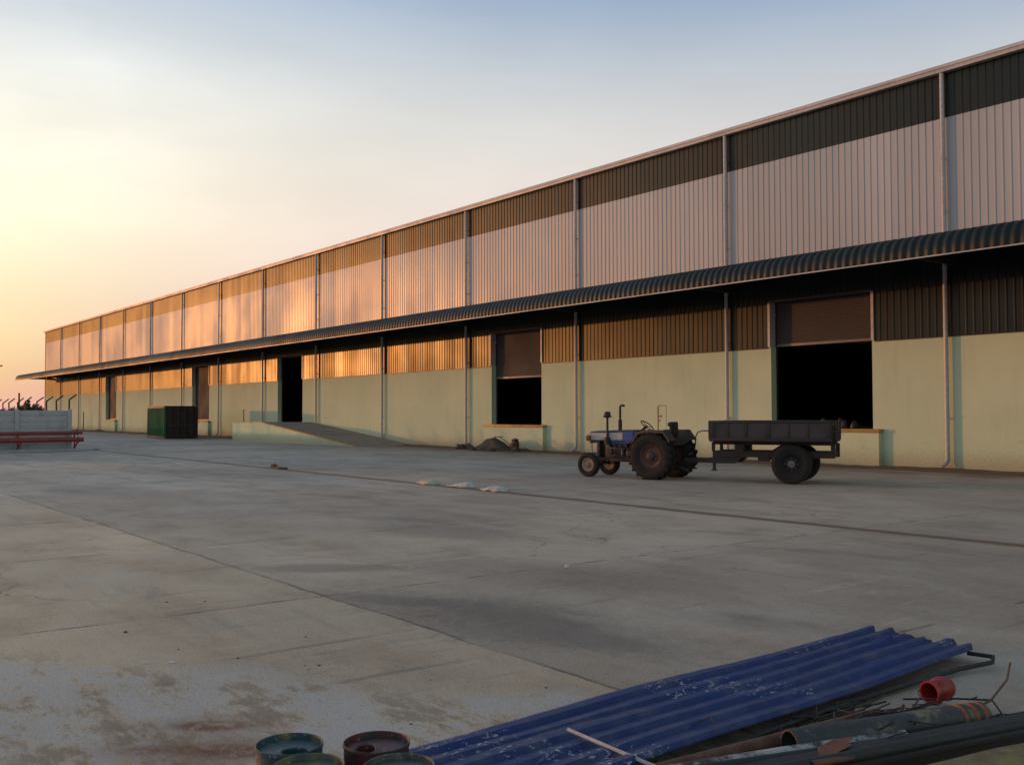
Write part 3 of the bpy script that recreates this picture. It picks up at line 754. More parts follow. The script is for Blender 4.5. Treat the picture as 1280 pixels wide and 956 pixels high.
# ------------------------------------------------------------------ wheels
def tyre_mesh(r, w, rin, lugs=0, lugh=.03):
    m = MB()
    h = w/2
    m.lathe([(rin, -h*.72), (rin+.03, -h*.80), ((r+rin)/2, -h), (r-.06, -h*.97), (r-.015, -h*.80), (r, -h*.4), (r, h*.4), (r-.015, h*.80), (r-.06, h*.97), ((r+rin)/2, h), (rin+.03, h*.80), (rin, h*.72)],
            (0, 0, 0), (0, 1, 0), 40, cap=False)
    m.lathe([(rin, -h*.72), (rin, h*.72)], (0, 0, 0), (0, 1, 0), 40, cap=False)
    if lugs:
        for i in range(lugs):
            for s in (-1, 1):
                a = 2*math.pi*(i + (.5 if s > 0 else 0))/lugs
                rad = Vector((math.cos(a), 0, math.sin(a))); tan = Vector((-math.sin(a), 0, math.cos(a))); ax = Vector((0, s, 0))
                d = (ax*h*.95 - tan*h*.75)
                m.bar(rad*(r+lugh*.3), rad*(r-.02+lugh*.2)+d, .045, lugh*2, up=rad)
    return m
def wheel(parent, loc, r, w, rin, rimmat, side, lugs=0, hubr=.1):
    rim = MB(); h = w/2*.72
    rim.lathe([(rin+.012, h*side), (rin-.02, h*side*.96), (rin-.035, h*side*.55), (rin*.72, h*side*.30), (rin*.62, h*side*.42), (hubr*1.15, h*side*.42), (hubr*1.1, h*side*.5), (.02, h*side*.5)], (0, 0, 0), (0, 1, 0), 32, cap=False)
    rim.lathe([(rin+.005, -h*side), (rin-.03, -h*side*.5), (.05, -h*side*.4)], (0, 0, 0), (0, 1, 0), 32, cap=False)
    o = rim.build('wheel', rimmat, parent, loc=loc)
    tyre_mesh(r, w, rin, lugs).build('tyre', 'tyre', o, sharp=40)
    hb = MB(); hb.lathe([(hubr, h*side*.45), (hubr*.95, h*side*.85), (hubr*.55, h*side*.98), (.01, h*side*1.0)], (0, 0, 0), (0, 1, 0), 16)
    for i in range(8):
        a = i*math.pi/4; q = Vector((math.cos(a)*hubr*1.5, 0, math.sin(a)*hubr*1.5))
        hb.lathe([(.014, h*side*.40), (.014, h*side*.52)], q, (0, 1, 0), 6)
    hb.build('hub', 'hub_grey' if rimmat != 'rim_rust' else 'engine', o)
    return o

# ------------------------------------------------------------------ tractor (local +x forward, +y = side towards the yard)
tr = thing('tractor', 'old blue and white farm tractor with large rear tyres hitched to a trailer', 'tractor', (-18.98, -10.09, 0), R(195.9))
RR, FR = .635, .345
for s, ty in ((1, .66), (-1, -.66)):
    wheel(tr, (0, ty, RR), RR, .34, .31, 'rim_rust', s, 20, .12)
    wo = wheel(tr, (2.08, ty*.86, FR), FR, .19, .19, 'rim_tan', s, 0, .065)
m = MB(); m.tube([(0, -.55, RR), (0, .55, RR)], .11, 14); m.box((.05, 0, .68), (.50, .46, .46), bev=.05); m.box((.55, 0, .70), (.75, .34, .40), bev=.04)
m.build('gearbox', 'engine', tr)
m = MB(); m.box((1.32, 0, .74), (.92, .36, .42), bev=.03); m.box((1.30, .0, .99), (.80, .26, .14), bev=.02)
m.box((1.35, 0, .50), (.62, .26, .14), bev=.03)
for k in range(4): m.lathe([(.035, 0), (.035, .12)], (1.02+k*.18, .19, .88), (0, 1, 0), 8)
m.tube([(1.0, .24, .93), (1.3, .26, .95), (1.6, .23, .93)], .045, 8); m.lathe([(.06, 0), (.06, .20)], (1.15, .22, .60), (0, 0, 1), 12)
m.lathe([(.085, 0), (.085, .10)], (1.55, .22, .72), (0, 1, 0), 14); m.box((.95, .22, .62), (.16, .14, .26), bev=.02)
m.build('engine', 'engine', tr)
m = MB(); m.box((1.98, 0, .80), (.10, .44, .50), bev=.015); m.build('radiator', 'engine', tr)
m = MB(); m.bar((2.08, -.52, .36), (2.08, .52, .36), .07, .07); m.box((2.02, 0, .45), (.26, .20, .22), bev=.02); m.bar((1.6, .0, .52), (2.2, 0, .50), .22, .10)
m.tube([(2.02, .46, .40), (1.2, .30, .62)], .02, 8); m.bar((2.08, .50, .34), (2.08, .50, .52), .06, .06); m.bar((2.08, -.50, .34), (2.08, -.50, .52), .06, .06)
m.build('front_axle', 'black_steel', tr)
# hood: rounded prism along x
def hood_ring(x, hw, z0, z1, rc=.07):
    pts = [(x, -hw, z0), (x, -hw, z1-rc)]
    for k in range(1, 4):
        a = math.pi/2*k/4; pts.append((x, -hw+rc*(1-math.cos(a)), z1-rc+rc*math.sin(a)))
    pts += [(x, -hw+rc, z1), (x, hw-rc, z1)]
    for k in range(1, 4):
        a = math.pi/2*k/4; pts.append((x, hw-rc*(1-math.sin(a)), z1-rc+rc*math.cos(a)))
    pts += [(x, hw, z1-rc), (x, hw, z0)]
    return pts
m = MB(); m.rings([hood_ring(.80, .27, 1.00, 1.34), hood_ring(1.2, .26, 1.02, 1.335), hood_ring(2.0, .24, 1.02, 1.305), hood_ring(2.22, .235, 1.02, 1.29), hood_ring(2.25, .22, 1.05, 1.275)])
hood = m.build('hood', 'hood_top', tr)
m = MB()
for s in (1, -1):
    m = MB(); m.prism([(.80, s*.2725, 1.04), (1.135, s*.2665, 1.04), (1.135, s*.2665, 1.265), (.80, s*.2725, 1.28)], (0, s*.006, 0)); m.build('rear_side_panel', 'blue_paint', hood)

for s in (1, -1):
    m = MB(); m.prism([(1.14, s*.272, 1.05), (2.22, s*.242, 1.04), (2.22, s*.242, 1.235), (1.14, s*.272, 1.265)], (0, s*.006, 0)); m.build('side_panel', 'white_paint', hood)
    m = MB(); m.prism([(.72, s*.20, 1.30), (1.55, s*.20, 1.03), (1.45, s*.20, .88), (1.12, s*.20, .86), (.80, s*.20, 1.05)], (0, s*.055, 0)); m.build('lower_cowl', 'blue_paint', hood)
m = MB(); m.box((2.285, 0, 1.10), (.06, .40, .32), bev=.015)
gr = m.build('grille', 'white_paint', tr)
m = MB()
for k in range(7): m.span(2.316, 2.326, -.17, .17, 1.0+k*.032, 1.014+k*.032)
m.build('grille_bars', 'black_steel', gr)
for s in (1, -1):
    m = MB(); m.lathe([(.075, 0), (.085, .05), (.09, .09), (.075, .10), (.01, .095)], (2.20, s*.30, 1.10), (1, 0, 0), 14); m.bar((2.22, s*.22, 1.10), (2.22, s*.28, 1.10), .03, .03); m.build('headlight', 'orange_rust', tr)
m = MB(); m.bar((2.34, -.24, .62), (2.34, .24, .62), .05, .09); m.bar((2.34, .2, .62), (2.05, .2, .58), .05, .07); m.bar((2.34, -.2, .62), (2.05, -.2, .58), .05, .07); m.bar((2.34, .0, .62), (2.34, 0, .98), .04, .04)
m.build('front_guard', 'white_paint', tr)
m = MB(); m.tube([(1.42, -.08, 1.30), (1.42, -.08, 1.98), (1.40, -.08, 2.02), (1.34, -.08, 2.035), (1.28, -.08, 2.02)], .033, 10); m.tube([(1.42, -.08, 1.32), (1.42, -.08, 1.62)], .055, 12)
m.build('exhaust_pipe', 'black_steel', tr)
m = MB(); m.tube([(1.62, .30, 1.02), (1.62, .30, 1.72)], .034, 10); m.lathe([(.06, 1.68), (.12, 1.70), (.12, 1.74), (.09, 1.76), (.09, 1.82), (.075, 1.85), (.03, 1.86)], (1.62, .30, 0), n=16); m.tube([(1.62, .30, .92), (1.62, .30, 1.12)], .085, 12); m.bar((1.62, .1, 1.0), (1.62, .3, 1.0), .08, .08)
m.build('air_cleaner', 'black_steel', tr)
# driving position
m = MB(); m.box((.74, 0, 1.16), (.16, .50, .36), bev=.03); m.bar((.72, 0, 1.28), (.52, 0, 1.44), .06, .06); m.build('dashboard', 'black_steel', tr)
m = MB(); ctr = Vector((.50, 0, 1.46)); axs = Vector((-.62, 0, .78)).normalized(); s1 = Vector((0, 1, 0)); s2 = axs.cross(s1)
m.rings([[ctr + (s1*math.cos(a)+s2*math.sin(a))*(.205+.016*math.cos(b_)) + axs*.016*math.sin(b_) for b_ in [2*math.pi*q/8 for q in range(8)]] for a in [2*math.pi*i/32 for i in range(32)]], closed=True)
for k in range(3):
    a = k*2*math.pi/3+.5; m.tube([ctr-axs*.03, ctr+(s1*math.cos(a)+s2*math.sin(a))*.2], .011, 6)
m.tube([ctr-axs*.16, ctr], .022, 8); m.build('steering_wheel', 'black_steel', tr)
m = MB(); m.box((-.14, 0, 1.17), (.42, .44, .08), bev=.035); m.box((-.33, 0, 1.38), (.09, .42, .38), R_ if False else None, bev=.04); m.box((-.18, 0, 1.0), (.10, .16, .30)); m.box((-.30, .16, 1.50), (.12, .12, .12), bev=.03)
m.build('seat', 'black_steel', tr)
for s in (1, -1):
    m = MB(); pr = []
    for k in range(9):
        a = R(18 + 14.5*k); pr.append((math.cos(a)*(RR+.07), math.sin(a)*(RR+.07)+RR))
    pr = [(.58, .98)] + [(.40, 1.28), (.18, 1.335), (-.42, 1.335), (-.62, 1.06)]
    top = MB()
    a_ = [(px_, s*.44, pz_) for px_, pz_ in pr]; b2 = [(px_, s*.82, pz_) for px_, pz_ in pr]
    for i in range(len(pr)-1): top.prism([a_[i], a_[i+1], b2[i+1], b2[i]], (0, 0, .012))
    top.prism([(px_, s*.44, pz_) for px_, pz_ in pr] + [(-.42, s*.44, .92), (.36, s*.44, .86)], (0, s*.012, 0))
    top.prism([(px_, s*.812, pz_+.006) for px_, pz_ in pr] + [(-.60, s*.812, 1.01), (-.40, s*.812, 1.27), (.17, s*.812, 1.27), (.36, s*.812, 1.22), (.52, s*.812, .97)], (0, s*.012, 0))
    fo = top.build('fender', 'fender', tr)
    m = MB(); m.box((-.63, s*.70, 1.10), (.03, .10, .08), bev=.01); m.build('tail_light', 'red_pipe', fo)
m = MB(); m.tube([(.42, -.50, 1.25), (.42, -.50, 2.00)], .016, 6); m.tube([(.42, -.50, 1.98), (.34, -.50, 2.03), (.16, -.50, 2.02)], .010, 6); m.tube([(.16, -.5, 2.02), (.16, -.50, 1.4)], .006, 6); m.box((.36, -.50, 1.72), (.13, .03, .04)); m.box((.38, -.50, 1.60), (.08, .03, .03))
m.build('lamp_bracket', 'orange_rust', tr)
for s in (1, -1):
    m = MB(); m.box((.62, s*.42, .52), (.50, .30, .025), bev=.005); m.bar((.55, s*.2, .56), (.55, s*.42, .53), .05, .05); m.build('footplate', 'black_steel', tr)
m = MB(); m.bar((-.1, 0, .44), (-.98, 0, .44), .09, .06); m.box((-.96, 0, .47), (.12, .11, .12), bev=.01); m.bar((-.25, .26, .46), (-.80, .32, .30), .05, .04); m.bar((-.25, -.26, .46), (-.80, -.32, .30), .05, .04); m.tube([(-.80, .42, .29), (-.80, -.42, .29)], .022, 8); m.bar((-.78, .42, .34), (-1.02, .46, .24), .06, .06)
m.build('drawbar', 'black_steel', tr)
m = MB(); m.tube([(.30, .42, 1.30), (.42, .44, 1.20), (.50, .47, 1.06)], .035, 8); m.build('fuel_can', 'white_paint', tr)

# ------------------------------------------------------------------ trailer
tl = thing('farm_trailer', 'two wheeled tipping trailer with grey steel sides hitched behind the tractor', 'trailer', (-15.658, -8.616, 0), R(207))
TX0, TX1 = -1.00, 2.07      # rear, front of the box (local +x forward)
for s in (1, -1):
    wheel(tl, (0, s*.70, .505), .505, .26, .27, 'tyre', s, 0, .10)
m = MB(); m.bar((0, -.62, .505), (0, .62, .505), .10, .10)
for s in (1, -1):
    for k in range(4): m.bar((-.50+.06*k, s*.48, .585+.02*k), (.50-.06*k, s*.48, .585+.02*k), .07, .018)
m.build('axle', 'trailer_frame', tl)
m = MB()
for s in (1, -1):
    m.bar((-1.0, s*.46, .735), (2.06, s*.46, .735), .09, .16)
    m.bar((-.98, s*.46, 1.02), (2.06, s*.46, 1.02), .09, .08)
    m.bar((1.36, s*.46, .78), (1.36, s*.46, 1.0), .22, .22, up=(1, 0, 0))
    m.bar((.62, s*.47, .73), (.20, s*.47, 1.0), .08, .09)
    m.prism([(2.08, s*.42, .82), (2.08, s*.42, .48), (1.50, s*.42, .48), (1.28, s*.42, .67), (1.28, s*.42, .82)], (0, s*.05, 0))
    m.bar((-.98, s*.46, .66), (-.98, s*.46, 1.02), .08, .10, up=(1, 0, 0))
    m.bar((2.06, s*.46, .80), (2.06, s*.46, 1.04), .10, .07, up=(1, 0, 0))
    m.box((.74, s*.46, .62), (.30, .10, .12))
for xx in (-.95, 0, 1.0, 2.0): m.bar((xx, -.46, .76), (xx, .46, .76), .07, .10)
m.build('chassis', 'trailer_frame', tl)
m = MB(); m.bar((2.05, -.40, .54), (2.80, -.03, .53), .08, .11); m.bar((2.05, .40, .54), (2.80, .03, .53), .08, .11); m.box((2.86, 0, .53), (.22, .10, .10), bev=.01)
m.build('drawbar', 'trailer_frame', tl)
m = MB(); m.bar((2.04, .46, .52), (2.04, .46, .30), .07, .07); m.box((2.04, .46, .30), (.14, .14, .03)); m.build('jack_leg', 'trailer_frame', tl)
m = MB(); m.span(TX0, TX1, -.86, .86, 1.065, 1.11); m.build('bed_floor', 'trailer_frame', tl)
def side(s):
    m = MB(); y0 = s*.86
    m.span(TX0+.04, TX1-.04, y0-s*.004, y0+s*.022, 1.17, 1.56); o = m.build('side_panel', 'trailer_side', tl)
    m = MB()
    m.span(TX0, TX1, y0-s*.006, y0+s*.050, 1.555, 1.61, .006)
    m.span(TX0, TX1, y0-s*.006, y0+s*.060, 1.085, 1.165, .006)
    for xx, w in ((TX0+.07, .14), (-.43, .06), (.04, .055), (.57, .16), (1.10, .055), (1.58, .055), (TX1-.09, .15)):
        m.span(xx-w/2, xx+w/2, y0-s*.003, y0+s*.046, 1.166, 1.554, .005)
    m.build('side_frame', 'trailer_frame', o)
    return o
side(1); side(-1)
for nm, xx in (('front_panel', TX1-.03), ('tail_panel', TX0+.005)):
    m = MB(); m.span(xx, xx+.03, -.85, .85, 1.12, 1.60); o = m.build(nm, 'trailer_side', tl)
    for yy in (-.8, -.28, .28, .8):
        m = MB(); m.span(xx-.03, xx+.06, yy-.035, yy+.035, 1.118, 1.607); m.build('panel_brace', 'trailer_frame', o)
m = MB(); m.box((TX0-.06, .60, 1.20), (.10, .12, .26), bev=.02); m.box((TX0-.05, .60, 1.43), (.09, .10, .14), bev=.02); m.tube([(TX0-.07, .66, 1.10), (TX0-.09, .66, .98), (TX0-.07, .68, .90)], .014, 6)
m.build('tail_latch', 'trailer_frame', tl)
m = MB(); m.tube([(2.12, .40, 1.34), (2.25, .40, 1.335), (2.36, .40, 1.34), (2.50, .36, 1.30), (2.585, .30, 1.16), (2.60, .25, .98), (2.64, .2, .82), (2.74, .1, .72), (2.86, .04, .66)], .016, 8); m.build('hose', 'hose', tl)

# ------------------------------------------------------------------ lumpy sacks, heaps, chips
def lump(name, mat, size, loc, seed, rz=0, detail=3, amp=.35, freq=2.0, flat=True, parent=None):
    bm = bmesh.new(); bmesh.ops.create_icosphere(bm, subdivisions=detail, radius=1)
    for v in bm.verts:
        d = 1+amp*mnoise.noise(v.co*freq+Vector((seed*3.1, seed*1.7, 0)))+amp*.4*mnoise.noise(v.co*freq*2.6+Vector((seed, 0, 9)))
        v.co *= d
        if flat and v.co.z < -.25: v.co.z = -.25
    for v in bm.verts:
        v.co.z += .25 if flat else 0
        v.co = Vector((v.co.x*size[0], v.co.y*size[1], v.co.z*size[2]))
    me = bpy.data.meshes.new(name); bm.to_mesh(me); bm.free()
    me.polygons.foreach_set('use_smooth', [True]*len(me.polygons)); me.materials.append(M[mat])
    o = bpy.data.objects.new(name, me); col.objects.link(o); o.location = loc; o.rotation_euler = (0, 0, rz)
    if parent: o.parent = parent
    return o
def sack(loc, rz, mat, seed, label, L=.52, tail=True, cat='sack'):
    # half-filled sack: fat end, flattened empty mouth end
    m = MB(); rings = []; n = 16
    for i in range(15):
        u = i/14
        w = (.11+.09*math.sin(u*math.pi*.9))*(1 if u > .05 else .5); h = (.02+.11*max(0, u-.25)**.8*math.sqrt(max(0, 1.02-u))*2.1)
        if i == 14: w *= .45; h *= .4
        ring = []
        for k in range(n):
            a = 2*math.pi*k/n; yy = math.cos(a)*w; zz = max(-.4, math.sin(a))*h
            nz = 1+.25*mnoise.noise((u*5+seed, math.cos(a)*1.8, math.sin(a)*1.8+seed*2))
            ring.append((u*L*1.9-L*.95, yy*nz, zz*nz+h*.4))
        rings.append(ring)
    m.rings(rings)
    o = m.build(loc and 'empty_sack', mat, loc=loc, sharp=70); o.rotation_euler = (0, 0, rz)
    return tag(o, label, cat, 'sacks lying along the yard joint')
# direction along the joint: +x is to the right
sack((-21.35, -16.35, .004), R(-8), 'sack_yellow', 1, 'flattened yellowish sack, leftmost of the three along the joint')
sack((-19.88, -16.30, .004), R(6), 'sack', 4, 'crumpled white sack between two others on the yard joint')
sack((-18.45, -16.36, .004), R(-4), 'sack', 8, 'flat white sack on the joint nearest the tractor')
o = lump('dirt_clod', 'red_soil', (.38, .13, .055), (-30.3, -16.36, 0), 3, R(8), amp=.6, freq=3); tag(o, 'low reddish clod of dirt on the long yard joint', 'dirt', kind='thing')
o = lump('dirt_clod', 'soil', (.20, .10, .10), (-30.9, -16.30, 0), 5, 0, amp=.6, freq=3); tag(o, 'small dark dirt clod left beside the long reddish clod', 'dirt', kind='thing')

def heap(name, mat, cx_, cy_, rx, ry, h, seed, label, cat):
    m = MB(); g_ = []; N = 34
    for i in range(N+1):
        row = []
        for j in range(N+1):
            u, v = i/N*2-1, j/N*2-1; r_ = math.hypot(u, v)
            q_ = min(1, r_*(1+.35*mnoise.noise((u*1.8, v*1.8, seed)))); z_ = h*(.5+.5*math.cos(math.pi*q_))**.85
            z_ += (.11*h*mnoise.noise((u*6, v*6, seed))+.07*h*mnoise.noise((u*14, v*15, seed))) if z_ > .01 else -.01
            row.append(m.bm.verts.new((u*rx, v*ry, z_-.01)))
        g_.append(row)
    for a, b in zip(g_, g_[1:]):
        for j in range(N): m.bm.faces.new((a[j], b[j], b[j+1], a[j+1]))
    return tag(m.build(name, mat, loc=(cx_, cy_, 0), sharp=70), label, cat, kind='thing')
heap('gravel_heap', 'soil', -39.0, -1.15, 1.6, .8, .62, 3.3, 'dark pile of gravel below the half open shutter door', 'gravel pile')
for i, (x_, y_, sx, sy, sz, mt, lab) in enumerate((
        (-41.7, -.75, .40, .35, .28, 'soil', 'small dark soil mound at the foot of the downpipe left of the gravel pile'),
        (-40.9, -1.15, .85, .35, .14, 'red_soil', 'low spread of reddish soil just left of the gravel pile'),
        (-36.5, -1.15, .55, .35, .17, 'soil', 'low dark soil mound right of the small machine'),
        (-88.2, -.7, 2.2, .5, .22, 'soil', 'long low soil mound along the wall left of the container'),
        (-112.0, -.6, 1.6, .5, .20, 'soil', 'low soil mound below the farthest shutter door'),
        (-68.9, -.8, 1.4, .5, .30, 'soil', 'dark soil mound between container and ramp'))):
    heap('soil_mound', mt, x_, y_, sx*1.25, sy*1.25, sz, 20.3+i, lab, 'soil mound')
for i, (x_, y_, s1_, s2_, lab) in enumerate((
        (-40.35, -1.55, .20, .16, 'dark rubble lump at the left foot of the gravel pile'), (-39.6, -1.95, .15, .11, 'dark rubble lump in front of the gravel pile, left of its middle'),
        (-38.1, -1.9, .17, .13, 'dark rubble lump between gravel pile and small machine'), (-36.45, -1.75, .22, .20, 'dark rubble lump right in front of the small machine'),
        (-41.2, -1.6, .24, .22, 'dark rubble lump farthest left on the reddish soil'))):
    o = lump('rubble', 'soil', (s1_, s1_*.8, s2_), (x_, y_, 0), 60+i, i, 3, .55, 2.4); tag(o, lab, 'rubble', kind='thing')
# small compactor: base plate, engine, tank, T handle
cm = thing('plate_compactor', 'small dark rusty machine with long T handle beside the gravel pile', 'machine', (-37.0, -1.35, 0))
m = MB(); m.box((0, 0, .05), (.62, .40, .05), bev=.012); m.bar((-.30, 0, .06), (-.42, 0, .15), .38, .03); m.bar((.30, 0, .06), (.40, 0, .13), .38, .03); m.build('base_plate', 'rust', cm)
m = MB(); m.box((.02, 0, .26), (.30, .30, .34), bev=.03); m.lathe([(.10, 0), (.12, .02), (.12, .09), (.05, .10)], (.02, -.15, .28), (0, -1, 0), 16); m.box((.14, .02, .40), (.12, .2, .14), bev=.02); m.build('engine', 'rust', cm)
m = MB(); m.box((.02, .0, .52), (.28, .26, .16), bev=.05); m.lathe([(.035, 0), (.035, .04)], (.06, 0, .59), n=10); m.build('tank', 'black_steel', cm)
m = MB(); m.tube([(-.10, 0, .14), (-.5, .02, .36), (-1.28, .04, .67)], .020, 8); m.tube([(-1.36, -.22, .68), (-1.29, -.16, .675), (-1.27, .22, .675), (-1.33, .28, .685)], .018, 8); m.build('handle', 'black_steel', cm)
# goods seen in the dark doorways and on the trailer
for i, (x_, y_, z_, sx, sz, lab) in enumerate((
        (-20.55, .75, SILL, .33, .34, 'dark rounded bundle on the dock sill behind the trailer tail'),
        (-19.95, .65, SILL, .16, .26, 'small dark bundle on the dock sill right of the trailer'))):
    o = lump('bundle', 'trailer_side', (sx*.8, .2, sz*.8), (x_, y_, z_), 40+i, 0, 3, .3, 2.2); tag(o, lab, 'bundle')
o = lump('bundle', 'rust', (.26, .2, .30), (-37.55, 1.6, SILL), 46, 0, 3, .3, 2.2); tag(o, 'reddish bundle just inside the half open shutter door', 'bundle')
for i, (u_, v_, lab) in enumerate(((.05, .3, 'dark lumpy load at the middle of the trailer bed'), (-.55, -.1, 'dark lumpy load near the tail of the trailer bed'))):
    c_, s_ = math.cos(R(207)), math.sin(R(207))
    o = lump('load_heap', 'steel_dark', (.36, .34, .40), (-15.55+u_*c_-v_*s_, -8.57+u_*s_+v_*c_, 1.11), 50+i, .4, 4, .35, 2.4); tag(o, lab, 'load')

# ------------------------------------------------------------------ foreground scrap
def roof_sheet(x0, x1, y0, y1, zf, pitch, hgt, phase, seed, tear):
    # trapezoid ribs run along y; far end torn
    prof = []; xx = x0; k = 0
    n = round((x1-x0)/pitch)
    for i in range(n):
        a = x0+i*pitch
        prof += [(a, 0), (a+pitch*.42, 0), (a+pitch*.56, hgt), (a+pitch*.86, hgt)]
    prof.append((x0+n*pitch, 0))
    full = []
    for (a, ha), (b, hb) in zip(prof, prof[1:]):
        for q in range(2): full.append((a+(b-a)*q/2, ha+(hb-ha)*q/2))
    full.append(prof[-1])
    m = MB(); ny = 44; grid = []
    for xx, h in full:
        ye = y1 + tear(xx)
        rowv = []
        for j in range(ny+1):
            yy = y0 + (ye-y0)*(j/ny)
            sag = .022*mnoise.noise((xx*1.4+seed, yy*.55, seed))+.004*mnoise.noise((xx*9, yy*3, seed))
            curl = .05*max(0, (j/ny-.93)/.07)**2*mnoise.noise((xx*6, seed, 2))
            rowv.append(m.bm.verts.new((xx-(yy+25)*.042+.004*mnoise.noise((yy*2, seed, xx)), yy, zf(xx, yy)+h+sag+curl)))
        grid.append(rowv)
    for a, b in zip(grid, grid[1:]):
        for j in range(ny): m.bm.faces.new((a[j], a[j+1], b[j+1], b[j]))
    return m
zb = lambda x, y: .025 + .065*(x+4.62)/1.2
m = roof_sheet(-4.585, -3.695, -27.62, -22.88, zb, .178, .028, 0, 3, lambda x: (-.10 if x < -4.5 else .04-.35*max(0, (x+4.30))) + .10*mnoise.noise((x*14, 2, 0)))
o = m.build('blue_roofing_sheet', 'blue_sheet', sharp=28); sm = o.modifiers.new('thickness', 'SOLIDIFY'); sm.thickness = .0012
tag(o, 'blue ribbed roofing sheet, scratched pale, on the left and underneath the other', 'roofing sheet')
m = roof_sheet(-4.229, -3.517, -27.66, -23.12, lambda x, y: zb(x, y)+.009, .183, .028, 0, 9, lambda x: (-.22 if x < -4.12 else -.10 if x < -4.0 else .16 if x < -3.72 else .16-.45*(x+3.72)) + .05*mnoise.noise((x*17, 5, 0)))
o = m.build('blue_roofing_sheet', 'blue_sheet', sharp=28); sm = o.modifiers.new('thickness', 'SOLIDIFY'); sm.thickness = .0012
tag(o, 'blue ribbed roofing sheet lying on top, with ragged far edge beside the scrap pipes', 'roofing sheet')

m = MB(); m.tube([(-3.97, -26.60, .125), (-3.22, -26.62, .115)], [.011, .013], 4); o = m.build('timber_lath', 'timber', sharp=20)
tag(o, 'weathered pale lath lying across the blue sheet', 'lath')
m = MB(); m.tube([(-3.64, -23.06, .06), (-3.47, -23.02, .06), (-3.42, -23.14, .05), (-3.50, -23.45, .035), (-3.515, -24.3, .035), (-3.475, -25.3, .04), (-3.40, -26.6, .04)], .016, 6)
tag(m.build('bent_bar', 'black_steel', sharp=60), 'long black bent bar along the right edge of the blue sheet', 'bar')

def pipe(a, b, r, mat, label, name='scrap_pipe', hollow=True, n=20, group='scrap pipes beside the blue sheets'):
    a, b = Vector(a), Vector(b); d = b-a; L = d.length
    mid = (a+b)/2
    m = MB()
    if hollow:
        m.lathe([(r*.86, .12), (r*.86, 0), (r, 0), (r, L*.3), (r*1.005, L*.6), (r, L), (r*.86, L), (r*.86, L-.12), (.001, L-.12)], a, d, n, cap=False)
        m.lathe([(.001, .12), (r*.86, .12)], a, d, n, cap=False)
    else: m.lathe([(r, 0), (r, L)], a, d, n)
    o = m.build(name, mat, off=mid, loc=mid)
    return tag(o, label, 'pipe', group)
dpipe = pipe((-3.14, -25.82, .10), (-2.76, -24.60, .11), .080, 'dark_pipe', 'thick tar black pipe with ochre bands below the red bucket')
for fr_ in (.86, .92, .97):
    a = Vector((-3.14, -25.82, .10)); b = Vector((-2.76, -24.60, .11)); q = a+(b-a)*fr_; d = (b-a).normalized()
    m = MB(); m.lathe([(.080, -.014), (.084, -.012), (.084, .012), (.080, .014)], (0, 0, 0), d, 20, cap=False)
    o = m.build('painted_band', 'orange_rust', dpipe); o.location = q-(a+b)/2
pipe((-3.40, -27.1, .08), (-2.88, -25.20, .075), .055, 'crust_pipe', 'pipe crusted with pale cement in front of the thick black pipe')
pipe((-3.40, -26.9, .06), (-3.21, -24.90, .06), .045, 'rust', 'short rusty brown pipe close against the blue sheet')
pipe((-3.24, -26.1, .035), (-3.14, -25.0, .035), .030, 'rust', 'thin rusty pipe between the brown pipe and the thick black one')
pipe((-3.22, -27.1, .17), (-2.56, -24.20, .07), .026, 'black_steel', 'long thin black pipe lying over the pile to the right')
def beam(a, b, w, h, mat, label, name='steel_beam'):
    a, b = Vector(a), Vector(b); mid = (a+b)/2
    m = MB(); t_ = w*.16
    d = (b-a).normalized(); s_ = d.cross(Vector((0, 0, 1))).normalized(); u_ = s_.cross(d)
    m.bar(a+u_*(h/2-t_/2), b+u_*(h/2-t_/2), w, t_); m.bar(a-u_*(h/2-t_/2), b-u_*(h/2-t_/2), w, t_); m.bar(a, b, t_, h-t_*2.02)
    return tag(m.build(name, mat, off=mid, loc=mid), label, 'beam', 'dark beams at the right edge')
beam((-3.0, -26.5, .08), (-2.42, -24.05, .08), .11, .15, 'black_steel', 'dark steel beam next to the cement crusted pipe')
beam((-2.84, -26.5, .09), (-2.30, -24.2, .09), .11, .16, 'black_steel', 'dark steel beam between another beam and the ochre sheet')
m = MB(); m.prism([(-2.55, -26.6, .19), (-2.31, -25.35, .20), (-2.12, -24.6, .19), (-1.75, -24.7, .23), (-2.0, -26.7, .25)], (0, 0, .012))
tag(m.build('ochre_sheet', 'yellow_sheet'), 'mottled yellow green sheet at the bottom right corner', 'sheet')
m = MB(); m.prism([(-2.93, -25.88, .155), (-2.915, -25.78, .175), (-2.87, -25.70, .185), (-2.835, -25.76, .175), (-2.80, -25.80, .18), (-2.81, -25.90, .165), (-2.86, -25.96, .15)], (.004, 0, .007))
tag(m.build('scrap_plate', 'rust'), 'brown rusty scrap plate on the dark beams', 'scrap plate')
